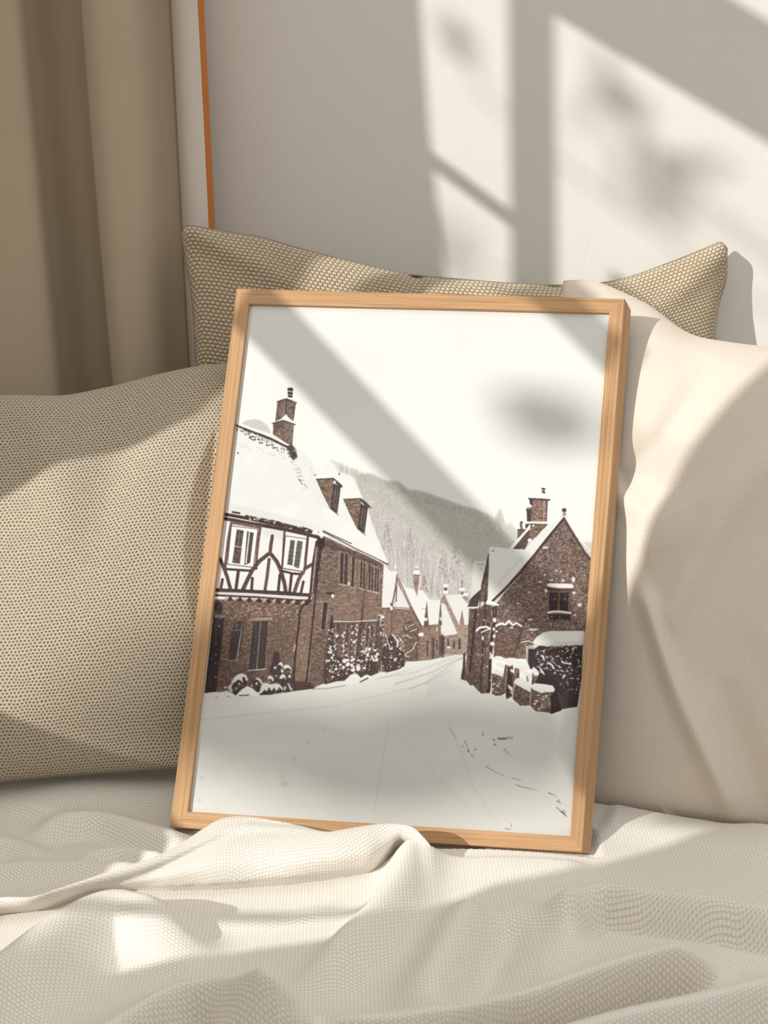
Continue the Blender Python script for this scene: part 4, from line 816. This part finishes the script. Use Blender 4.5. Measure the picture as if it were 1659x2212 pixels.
# ---------------------------------------------------------------- curtain
def cloth_mat(name, a, b, s=1500):
    N = NT(name); o = N.coord('UV'); n = N.noise(N.scale(o, (1, 1, 1)), s, 3, .6); n2 = N.noise(o, 8, 3)
    N.col(N.mix(N.math('ADD', N.math('MULTIPLY', n, .6), N.math('MULTIPLY', n2, .4)), a, b)); N.rough(.95); N.b.inputs['Sheen Weight'].default_value = .15
    N.bump(n, .15, .0004); return N.m
CURT = cloth_mat('curtain linen', srgb(180, 164, 140), srgb(196, 181, 158), 900)
curtain = empty('curtain', (-.45, 2.2, BED)); tag(curtain, 'tall beige curtain with soft folds and an orange edge hanging left of the wall', 'curtain')
def cloth_panel(name, pts, mat, n=160, z0=BED + .035, z1=3.0, uo=0):
    xy = [(at_y(px, 300, y)[0], y) for px, y in pts]
    P = smooth_curve(xy, n); zs = np.linspace(z0, z1, 40)
    V = np.zeros((40, n, 3)); V[:, :, 0] = P[:, 0][None]; V[:, :, 1] = P[:, 1][None]; V[:, :, 2] = zs[:, None]
    V[:, :, 0] += .004 * np.sin(zs[:, None] * 3 + P[:, 0][None] * 14); V[:, :, 1] += .003 * np.sin(zs[:, None] * 4.3 + P[:, 0][None] * 19)
    L = np.r_[0, np.cumsum(np.hypot(*np.diff(P, axis=0).T))]
    UV = np.stack(np.broadcast_arrays(L[None] + uo, zs[:, None]), -1).reshape(-1, 2)
    ob = mesh_obj(name, V.reshape(-1, 3), grid_faces(40, n), mat, curtain, UV)
    m = ob.modifiers.new('thick', 'SOLIDIFY'); m.thickness = .0015; m.offset = 0
    return ob
cloth_panel('cloth_panel', CURTP, CURT)
ORG = cloth_mat('rust trim', srgb(196, 112, 34), srgb(206, 124, 46)); PALE = cloth_mat('pale lining', srgb(222, 214, 204), srgb(232, 226, 218))
tag(cloth_panel('edge_band', BANDP, PALE, 40, uo=2), 'pale edge band')
tag(cloth_panel('edge_trim', TRIMP, ORG, 24, uo=3), 'burnt orange edge trim')

# ---------------------------------------------------------------- cushions
COVERS = []
def cushion(name, label, top, right, bottom, left, p0, n, T, mat, nu=260, nv=220, pw=.42, seam=None, creases=(), back=.6, seed=0, amp=.004, piping=None, relief=None):
    """pillow whose four edges run through the given points of plane (p0, n)"""
    n = np.asarray(n, float); n /= np.linalg.norm(n); p0 = np.asarray(p0, float)
    E = [smooth_curve([on_plane(x, y, p0, n) for x, y in e], k) for e, k in ((top, nu), (right, nv), (bottom, nu), (left, nv))]
    u = np.linspace(0, 1, nu)[None, :, None]; v = np.linspace(0, 1, nv)[:, None, None]
    c = [E[0][0], E[0][-1], E[2][-1], E[2][0]]          # TL TR BR BL (all edges run left-right / top-bottom)
    S = (1 - v) * E[0][None] + v * E[2][None] + (1 - u) * E[3][:, None] + u * E[1][:, None] - ((1 - u) * (1 - v) * c[0] + u * (1 - v) * c[1] + u * v * c[2] + (1 - u) * v * c[3])
    U, Vv = np.broadcast_arrays(u[..., 0], v[..., 0])
    prof = (np.sin(np.pi * U) * np.sin(np.pi * Vv)) ** pw
    rr = np.random.RandomState(seed)
    lump = sum(rr.randn() * np.sin(rr.uniform(2, 9) * U + rr.uniform(0, 6)) * np.sin(rr.uniform(2, 9) * Vv + rr.uniform(0, 6)) for _ in range(8))
    off = prof * T + lump * amp * prof
    for pts, w_, d_ in creases:                         # creases in (u, v)
        D, s_, t_ = dist_path(U * 1.0, Vv * 1.0, np.asarray(pts, float))
        off = off + d_ * np.exp(-(D / w_) ** 2) * np.clip(1.15 - t_, 0, 1) * sstep(0, .06, prof)
    Fv = off_frame(S + n * off[..., None]); Bv = np.minimum(0, 1) + S - n * (prof * T * back)[..., None]; rim = prof < 1e-6; Bv[rim] = Fv[rim]; dd = ((Fv - Bv) @ n); Bv = Bv + n * np.minimum(0, dd - .0 * prof)[..., None] - n * (.004 * (dd < 0) * (prof > .01))[..., None]
    # cloth lengths for the texture
    du = np.linalg.norm(np.diff(Fv, axis=1), axis=2); dv = np.linalg.norm(np.diff(Fv, axis=0), axis=2)
    UL = np.concatenate([np.zeros((nv, 1)), np.cumsum(du, 1)], 1); VL = np.concatenate([np.zeros((1, nu)), np.cumsum(dv, 0)], 0)
    UL = UL - UL[:, nu // 2][:, None]; VL = VL - VL[nv // 2][None]
    ULs = UL * .35 + (np.linspace(-.5, .5, nu) * UL[nv // 2].ptp())[None] * .65; VLs = VL * .35 + (np.linspace(-.5, .5, nv) * VL[:, nu // 2].ptp())[:, None] * .65
    uvF = np.stack([ULs, -VLs], -1).reshape(-1, 2)
    V = np.concatenate([Fv.reshape(-1, 3), Bv.reshape(-1, 3)]); N_ = nu * nv
    F = np.concatenate([grid_faces(nv, nu, True), grid_faces(nv, nu, False, N_)])
    root = empty(name, tuple((c[2] + c[3]) / 2)); tag(root, label, 'cushion')
    cover = mesh_obj('cover', V, F, mat, root, np.concatenate([uvF, uvF + 5]))
    # weld the seam
    import bmesh
    bm = bmesh.new(); bm.from_mesh(cover.data); bmesh.ops.remove_doubles(bm, verts=bm.verts, dist=1e-5); bmesh.ops.recalc_face_normals(bm, faces=bm.faces); bm.to_mesh(cover.data); bm.free()
    cover.data.polygons.foreach_set('use_smooth', np.ones(len(cover.data.polygons), bool))
    # a fine stitched seam running round the edge
    COVERS.append((Fv, root)); loop = off_frame(np.vstack([E[0], E[1][1:], E[2][::-1][1:], E[3][::-1][1:-1]]), .0045)
    k = 6; rad = piping or .0012; m = len(loop); nxt = np.roll(loop, -1, 0) - np.roll(loop, 1, 0); nxt /= np.linalg.norm(nxt, axis=1)[:, None] + 1e-9
    bi = np.cross(nxt, n); a = np.linspace(0, 2 * np.pi, k, endpoint=False)
    TV = loop[:, None] + rad * (np.cos(a)[None, :, None] * n + np.sin(a)[None, :, None] * bi[:, None])
    i = np.arange(m)[:, None] * k; j = np.arange(k)[None]; i2 = (np.roll(np.arange(m), -1))[:, None] * k
    TF = np.stack([i + j, i + (j + 1) % k, i2 + (j + 1) % k, i2 + j], -1).reshape(-1, 4)
    tuv = np.stack(np.broadcast_arrays(np.arange(m)[:, None] * .004, a[None] * .002), -1).reshape(-1, 2)
    mesh_obj('seam', TV.reshape(-1, 3), TF, mat, root, tuv)
    return root
for c in CUSHIONS(): cushion(**c)

# ---------------------------------------------------------------- bedspread
def bed():
    NX, NY = BRES
    xs = np.linspace(-1.15, 1.35, NX); t = np.linspace(0, 1, NY); ys = .86 + (2.29 - .86) * t
    X, Y = np.meshgrid(xs, ys); Zh = np.zeros_like(X); DX = np.zeros_like(X); DY = np.zeros_like(X)
    Zh += .004 * np.sin(X * 9 + Y * 4) + .003 * np.sin(X * 17 - Y * 13 + 1) 
    for f in FOLDS:
        h, wb, wf = f['h'], f['wb'], f['wf']; push = f.get('push', 0)
        P = np.array([at_z(x, y, BED + h * f.get('hk', .9))[:2] for x, y in f['p']])
        if push: P[:, 1] += push * .8
        P = smooth_curve(P, 40)
        D, s, q = dist_path(X, Y, P)                     # paths run left to right: side + is away from the camera
        w_ = np.where(s > 0, wb, wf)
        e0, e1 = f.get('ends', (.15, .15))
        env = (sstep(0, e0, q) if e0 else 1) * (sstep(0, e1, 1 - q) if e1 else 1)
        hp = np.interp(q, np.linspace(0, 1, len(f['prof'])), f['prof']) if 'prof' in f else 1.0
        g = np.exp(-(D / w_) ** 2) * env * hp
        Zh += h * g
        if push: DY -= push * g ** .8; 
        if 'dip' in f: Zh -= f['dip'] * h * np.exp(-((D - wf * 1.7) / (wf * .7)) ** 2) * (s < 0) * env
    Zh = Zh * sstep(2.29, 2.2, Y) ** .5 if False else Zh
    PX, PY = X + DX, Y + DY; PZ = BED + Zh + BEDADJ(X, Y)
    # the frame's lower edge presses the cloth down
    A, B = fp(*OUT[3]), fp(*OUT[2]); tx = (PX - A[0]) / (B[0] - A[0]); yb = A[1] + (B[1] - A[1]) * tx; zb = A[2] + (B[2] - A[2]) * tx - .011
    ox = np.maximum(0, np.maximum(A[0] - .006 - PX, PX - B[0] - .014))
    PZ = np.minimum(PZ, zb + np.maximum(0, yb - .002 - PY) * 2.5 + ox * .9 + np.maximum(0, PY - yb - .06) * .6)
    # so do the cushions
    low = np.full(PX.shape, 9.0); dx = xs[1] - xs[0]; dy = ys[1] - ys[0]
    for Fv, _ in COVERS:
        p = Fv.reshape(-1, 3); p = p[(p[:, 2] < BED + .16) & (p[:, 1] > ys[0]) & (p[:, 0] > xs[0]) & (p[:, 0] < xs[-1]) & (p[:, 1] < ys[-1])]
        ii = np.clip(((p[:, 1] - ys[0]) / dy).round().astype(int), 3, NY - 4); jj = np.clip(((p[:, 0] - xs[0]) / dx).round().astype(int), 3, NX - 4)
        for a in range(-3, 4):
            for c in range(-3, 4): np.minimum.at(low, (ii + a, jj + c), p[:, 2])
        np.minimum.at(low, (ii, jj), p[:, 2])
    # behind the first contact row everything stays below the cushion's underside
    run = np.minimum.accumulate(low, axis=0)
    PZ = np.minimum(PZ, np.where(run < 9, np.minimum(run, low) - .003, 9.0))
    V = np.stack([PX, PY, PZ], -1)
    VL = np.concatenate([np.zeros((1, NX)), np.cumsum(np.linalg.norm(np.diff(V, axis=0), axis=2), 0)], 0); VL = box_blur(VL, 12) + ys[0]
    uv = np.stack([X, Y * .2 + VL * .8], -1).reshape(-1, 2)
    # skirts that drop to the sides of the bed
    root = empty('bedspread', (0, 1.2, BED)); tag(root, 'rumpled cream waffle weave bedspread lying under the picture frame and cushions', 'bedspread')
    c_, s_ = math.cos(BEDROT), math.sin(BEDROT)
    uv = np.stack([uv[:, 0] * c_ - uv[:, 1] * s_, uv[:, 0] * s_ + uv[:, 1] * c_], -1)
    mesh_obj('cloth', V.reshape(-1, 3), grid_faces(NY, NX), BEDM, root, uv)
    # the folded-over lip that laps the frame's lower edge
    ns, k = 420, 46
    T = smooth_curve([at_z(x, y, BED + h) for x, y, h in ROLL_T], ns); Lp = smooth_curve([at_z(x, y, BED + h) for x, y, h in ROLL_L], ns)
    s = np.linspace(0, 1, ns); out = np.stack([.25 * np.ones(ns), -.9 * np.ones(ns), .35 * np.ones(ns)], 1); out /= np.linalg.norm(out[0])
    span = np.linalg.norm(T - Lp, axis=1)
    env = (sstep(0, .04, s) * sstep(0, .05, 1 - s))[:, None]
    bul = (.30 * span * (1 + .15 * np.sin(s * 19)))[:, None]
    hT = (T[:, 2] - BED)[:, None]
    B0 = T + np.array([0, .035, 0]) * env; B0[:, 2] = BED - .02
    B1 = T + np.array([0, .014, 0]) - np.array([0, 0, 1]) * hT * .45
    M1 = T * .72 + Lp * .28 + out * bul * .85; M2 = T * .35 + Lp * .65 + out * bul
    U1 = Lp + np.array([.0, .004, -.004]); U2 = Lp + np.array([0, .022, 0]); U2[:, 2] = BED - .02
    sec = np.stack([B0, B1, T, M1, M2, Lp, U1, U2], 1)
    R_ = np.stack([smooth_curve(sec[i], k) for i in range(ns)])
    # soft creases running along the lip
    tt = np.linspace(0, 1, k)[None]; cr = .0030 * np.exp(-((tt - .52 - .10 * np.sin(s[:, None] * 5)) / .045) ** 2) * np.exp(-((s[:, None] - .52) / .17) ** 2) + .0022 * np.exp(-((tt - .42 + .2 * (s[:, None] - .6)) / .03) ** 2) * np.exp(-((s[:, None] - .66) / .1) ** 2)
    R_ = R_ + out[:, None] * (.0018 * np.sin(s[:, None] * 31 + tt * 6) * np.sin(np.pi * tt) - cr * 3.4)[..., None]
    R_ = off_frame(R_, .004, 1.0, True)
    su = np.r_[0, np.cumsum(np.linalg.norm(np.diff(T, axis=0), axis=1))][:, None] + 0 * tt; sv = np.concatenate([np.zeros((ns, 1)), np.cumsum(np.linalg.norm(np.diff(R_, axis=1), axis=2), 1)], 1)
    u2 = np.stack([su * c_ - sv * s_, su * s_ + sv * c_], -1).reshape(-1, 2)
    mesh_obj('folded_edge', R_.reshape(-1, 3), grid_faces(ns, k), BEDM, root, u2)
bed()
NM = NT('mattress ticking'); NM.col(srgb(214, 206, 194)); NM.rough(.9)
NBD = NT('bed base cloth'); NBD.col(srgb(150, 138, 120)); NBD.rough(.9)
bd = empty('bed', (.1, 1.5, 0)); tag(bd, 'low upholstered bed underneath the rumpled cream bedspread', 'bed')
boxes('mattress', [(-1.1, 1.3, .9, 2.27, .26, BED - .03)], NM.m, bd, .03)
boxes('bed_base', [(-1.08, 1.28, .92, 2.26, .10, .26)], NBD.m, bd, .01)
for x in (-1.02, 1.18):
    for y in (.97, 2.17): boxes('leg', [(x, x + .06, y, y + .06, 0, .10)], WOOD, bd, .004)

#GOBO#
SHADOW_LEAVES = [  # outlines in the window plane, shaped by the shadows they should cast
    (2.3, [(1.121, 2.43), (1.117, 2.412), (1.119, 2.394), (1.124, 2.381), (1.133, 2.377), (1.142, 2.381), (1.148, 2.394), (1.151, 2.411), (1.15, 2.429), (1.144, 2.442), (1.136, 2.447), (1.127, 2.442)]) ,
    (2.4, [(0.988, 2.526), (0.976, 2.523), (0.967, 2.497), (0.953, 2.483), (0.933, 2.493), (0.931, 2.471), (0.939, 2.424), (0.952, 2.394), (0.956, 2.438), (0.965, 2.45), (0.982, 2.432), (1.001, 2.386), (1.012, 2.367), (1.001, 2.421), (0.99, 2.464), (0.986, 2.504)]) ,
    (3.4, [(0.962, 2.406), (0.946, 2.419), (0.942, 2.354), (0.947, 2.302), (0.958, 2.293), (0.962, 2.345)]) ,
    (3.0, [(0.929, 2.432), (0.912, 2.429), (0.889, 2.441), (0.861, 2.466), (0.836, 2.476), (0.851, 2.446), (0.876, 2.417), (0.888, 2.383), (0.89, 2.341), (0.907, 2.312), (0.924, 2.313), (0.931, 2.349), (0.932, 2.403)]) ,
    (4.0, [(1.169, 2.062), (1.153, 2.13), (1.127, 2.158), (1.133, 2.09), (1.144, 2.053), (1.164, 2.037)]) ,
    (4.6, [(0.542, 2.004), (0.545, 1.98), (0.562, 1.956), (0.591, 1.938), (0.622, 1.931), (0.649, 1.937), (0.663, 1.955), (0.661, 1.979), (0.643, 2.003), (0.614, 2.021), (0.583, 2.027), (0.556, 2.021)]) ,
    (4.6, [(0.613, 1.976), (0.618, 1.965), (0.63, 1.956), (0.648, 1.952), (0.666, 1.955), (0.678, 1.962), (0.683, 1.973), (0.679, 1.984), (0.666, 1.993), (0.648, 1.997), (0.63, 1.994), (0.618, 1.987)]) ,
    (7.0, [(0.547, 1.511), (0.552, 1.471), (0.593, 1.418), (0.66, 1.366), (0.734, 1.328), (0.797, 1.314), (0.831, 1.329), (0.826, 1.37), (0.783, 1.424), (0.714, 1.477), (0.639, 1.515), (0.578, 1.527)]) ,
    (7.0, [(0.364, 1.644), (0.369, 1.601), (0.407, 1.547), (0.471, 1.496), (0.543, 1.46), (0.604, 1.45), (0.638, 1.47), (0.635, 1.514), (0.594, 1.57), (0.528, 1.623), (0.456, 1.657), (0.396, 1.665)]) ,
    (7, [(0.446, 1.519), (0.454, 1.492), (0.49, 1.452), (0.546, 1.409), (0.608, 1.376), (0.658, 1.36), (0.682, 1.367), (0.675, 1.395), (0.637, 1.436), (0.579, 1.479), (0.518, 1.512), (0.469, 1.527)]) ,
    (6, [(0.372, 1.647), (0.365, 1.613), (0.371, 1.581), (0.389, 1.56), (0.414, 1.554), (0.439, 1.566), (0.459, 1.593), (0.466, 1.627), (0.46, 1.66), (0.442, 1.682), (0.416, 1.687), (0.391, 1.675)]) ,
    (7.0, [(0.794, 1.524), (0.768, 1.494), (0.764, 1.432), (0.782, 1.356), (0.91, 1.239), (0.978, 1.178), (0.952, 1.201), (0.939, 1.25), (0.925, 1.32), (0.909, 1.397), (0.889, 1.463), (0.835, 1.514)]) ,
]
# ---------------------------------------------------------------- window wall on the left, the sun comes through it
XG = -1.5
def ref(y, z, x):                # a point of the window plane followed along the sun's direction to x
    return (x, y + (x - XG) * SUN[1] / SUN[0], z + (x - XG) * SUN[2] / SUN[0])
OY0, OY1, OZ0, OZ1, TZ0, TZ1 = .02, 1.40, 1.14, 2.562, 2.70, 2.96
xa, xb = XG - .06, XG
tag(boxes('wall_left', [(xa, xb, -1.6, OY0, 0, 3.05), (xa, xb, OY1, WALLY, 0, 3.05), (xa, xb, OY0, OY1, 0, OZ0), (xa, xb, OY0, OY1, OZ1, TZ0), (xa, xb, OY0, OY1, TZ1, 3.05), (xa, xb, .87, OY1, TZ0, TZ1)], NW.m), kind='structure')
NWH = NT('white painted wood'); NWH.col(srgb(232, 230, 226)); NWH.rough(.5)
SHADE_CLOTH = NT('shadow panel cloth'); SHADE_CLOTH.col(srgb(226, 216, 198)); SHADE_CLOTH.rough(.95)  # cloth of the added panels that block the sun
def plate(name, poly, x, mat, parent, th=.002, wave=0):
    P = [ref(y, z, x) for y, z in poly]; n = len(P)
    c = np.mean(P, 0); V = [(p[0] + wave * math.sin(p[1] * 60), p[1], p[2]) for p in P] + [(p[0] - th, p[1], p[2]) for p in P]
    F = [tuple(range(n)), tuple(range(2 * n - 1, n - 1, -1))] + [(i, (i + 1) % n, n + (i + 1) % n, n + i) for i in range(n)]
    return mesh_obj(name, V, F, mat, parent, smooth=False)
win = empty('window_1', (XG - .03, .7, 1.2)); tag(win, kind='structure')
def bar(name, a, b, c, d, **k): return plate(name, [a, b, c, d], XG - .02, NWH.m, win, .02)
bar('mullion', (1.028, 1.97), (1.066, 1.96), (1.068, 2.59), (1.032, 2.59))
bar('shadow_bar', (1.17, 2.216), (1.06, 2.190), (1.06, 2.202), (1.17, 2.228))  # thin bar added to cast a faint diagonal shadow on the wall
tag(boxes('trim_1', [(XG, XG + .03, OY0 - .05, OY1 + .05, OZ0 - .045, OZ0 - .02)], NWH.m), kind='structure')
wc = empty('shadow_panels', (XG + .03, .8, 2.4)); tag(wc, 'unseen cream cloth panels added at the window to shape the sunlight', 'curtain')  # unseen sheets added at the window to block parts of the sun
plate('cloth_panel', [(1.180, 2.60), (1.166, 2.25), (1.152, 2.05), (1.125, 1.95), (1.10, 1.85), (1.04, 1.77), (1.022, 1.71), (1.036, 1.65), (1.075, 1.57), (1.11, 1.46), (1.2, 1.41), (1.44, 1.40), (1.44, 2.60)], XG + .04, SHADE_CLOTH.m, wc)  # added sheet, edge shaped to shade the wall and left cushion
plate('cloth_panel', [(-.04, 2.6), (-.04, 1.66), (.2, 1.645), (.27, 1.618), (.31, 1.594), (.36, 1.592), (.395, 1.62), (.43, 1.72), (.446, 1.82), (.437, 1.9), (.440, 2.05), (.425, 2.2), (.42, 2.6)], XG + .04, SHADE_CLOTH.m, wc)  # unseen sheet shaped to shade the right cushion
plate('cloth_panel', [(-.04, 1.05), (.47, 1.05), (.47, 1.215), (.41, 1.305), (.335, 1.385), (.325, 1.47), (.29, 1.52), (.245, 1.64), (.10, 1.655), (-.04, 1.67)], XG + .05, SHADE_CLOTH.m, wc)  # added sheet, outline cut to keep sun off the near bedspread
def see(N, a):                   # added shadow strip or leaf that lets some light straight through
    t = N.t; tr = t.nodes.new('ShaderNodeBsdfTransparent'); mx = t.nodes.new('ShaderNodeMixShader'); mx.inputs[0].default_value = a
    out = t.nodes['Material Output']; t.links.new(N.b.outputs[0], mx.inputs[1]); t.links.new(tr.outputs[0], mx.inputs[2]); t.links.new(mx.outputs[0], out.inputs['Surface'])
NG = NT('garden paving'); NG.col(srgb(150, 146, 138)); NG.rough(.9)
tag(boxes('ground', [(-9, XG - .06, -6.5, 4, -.06, 0)], NG.m), kind='structure')
NL = NT('shadow_leaf'); NL.col(srgb(96, 116, 70)); NL.rough(.6); SHV = NT('half_shadow_cloth'); see(SHV, .38); see(NL, .16); NK = NT('bark'); NK.col(srgb(104, 88, 70)); NK.rough(.9)  # see-through share makes the added strips and leaves cast weaker shadows
SHV.col(srgb(226, 216, 198))
plate('cloth_panel', [(.685, 1.10), (.685, 1.21), (.715, 1.25), (.80, 1.262), (.92, 1.245), (1.05, 1.23), (1.44, 1.30), (1.44, 1.10)], XG + .05, SHADE_CLOTH.m, wc)  # added sheet keeping the sun off the left of the bedspread
bar('shadow_bar', (.44, 1.197), (.600, 1.190), (.600, 1.222), (.44, 1.225))  # short bar added to cast a shade strip on the bedspread
plate('shadow_strip', [(.57, 1.222), (.44, 1.318), (.37, 1.392), (.37, 1.406), (.44, 1.336), (.57, 1.242)], XG + .05, SHADE_CLOTH.m, wc)  # narrow strip added for the shadow stripe across the bedspread
plate('shadow_band', [(1.03, 1.853), (.40, 1.705), (.40, 1.765), (1.03, 1.935)], XG + .02, SHV.m, wc)  # see-through strip added to cast the diagonal band on the print
plate('shadow_band', [(.97, 2.085), (.80, 2.078), (.70, 2.112), (.577, 2.078), (.566, 2.076), (.566, 2.130), (.70, 2.165), (.97, 2.205)], XG + .02, SHV.m, wc)  # second added strip, shading the upper right corner of the print
tree = empty('shadow_tree', (-5.2, -4.6, 0)); tag(tree, 'unseen tree added outside the window, leaves shaped to cast shadows', 'tree')  # off-camera tree that carries the shadow-casting leaves
def tube(name, pts, r0, r1, mat, parent, k=7):
    P = smooth_curve(pts, 24); V = []
    for i, p in enumerate(P):
        d = P[min(i + 1, 23)] - P[max(i - 1, 0)]; d /= np.linalg.norm(d) + 1e-9
        a = np.cross(d, (0.1, .2, 1)); a /= np.linalg.norm(a); b = np.cross(d, a); r = r0 + (r1 - r0) * i / 23
        V += [p + r * (math.cos(t) * a + math.sin(t) * b) for t in np.linspace(0, 2 * math.pi, k, endpoint=False)]
    F = [(i * k + j, i * k + (j + 1) % k, (i + 1) * k + (j + 1) % k, (i + 1) * k + j) for i in range(23) for j in range(k)]
    return mesh_obj(name, V, F, mat, parent)
tube('trunk', [(-5.2, -4.6, 0), (-5.15, -4.65, 1.5), (-5.3, -4.55, 3.0), (-5.2, -4.6, 5.2)], .07, .03, NK.m, tree)
for k, (dist, pts) in enumerate(SHADOW_LEAVES):
    x = XG - dist
    l = plate('shadow_leaf', pts, x, NL.m, tree, .0006)
    c = np.mean([ref(y, z, x) for y, z in pts], 0)
    tube('branch', [c, c + [(-5.2 - c[0]) * .2, -.45, .05], c + [(-5.2 - c[0]) * .7, (-4.6 - c[1]) * .7, .25], (-5.2, -4.6, c[2] + .1)], .002, .008, NK.m, tree, 5)
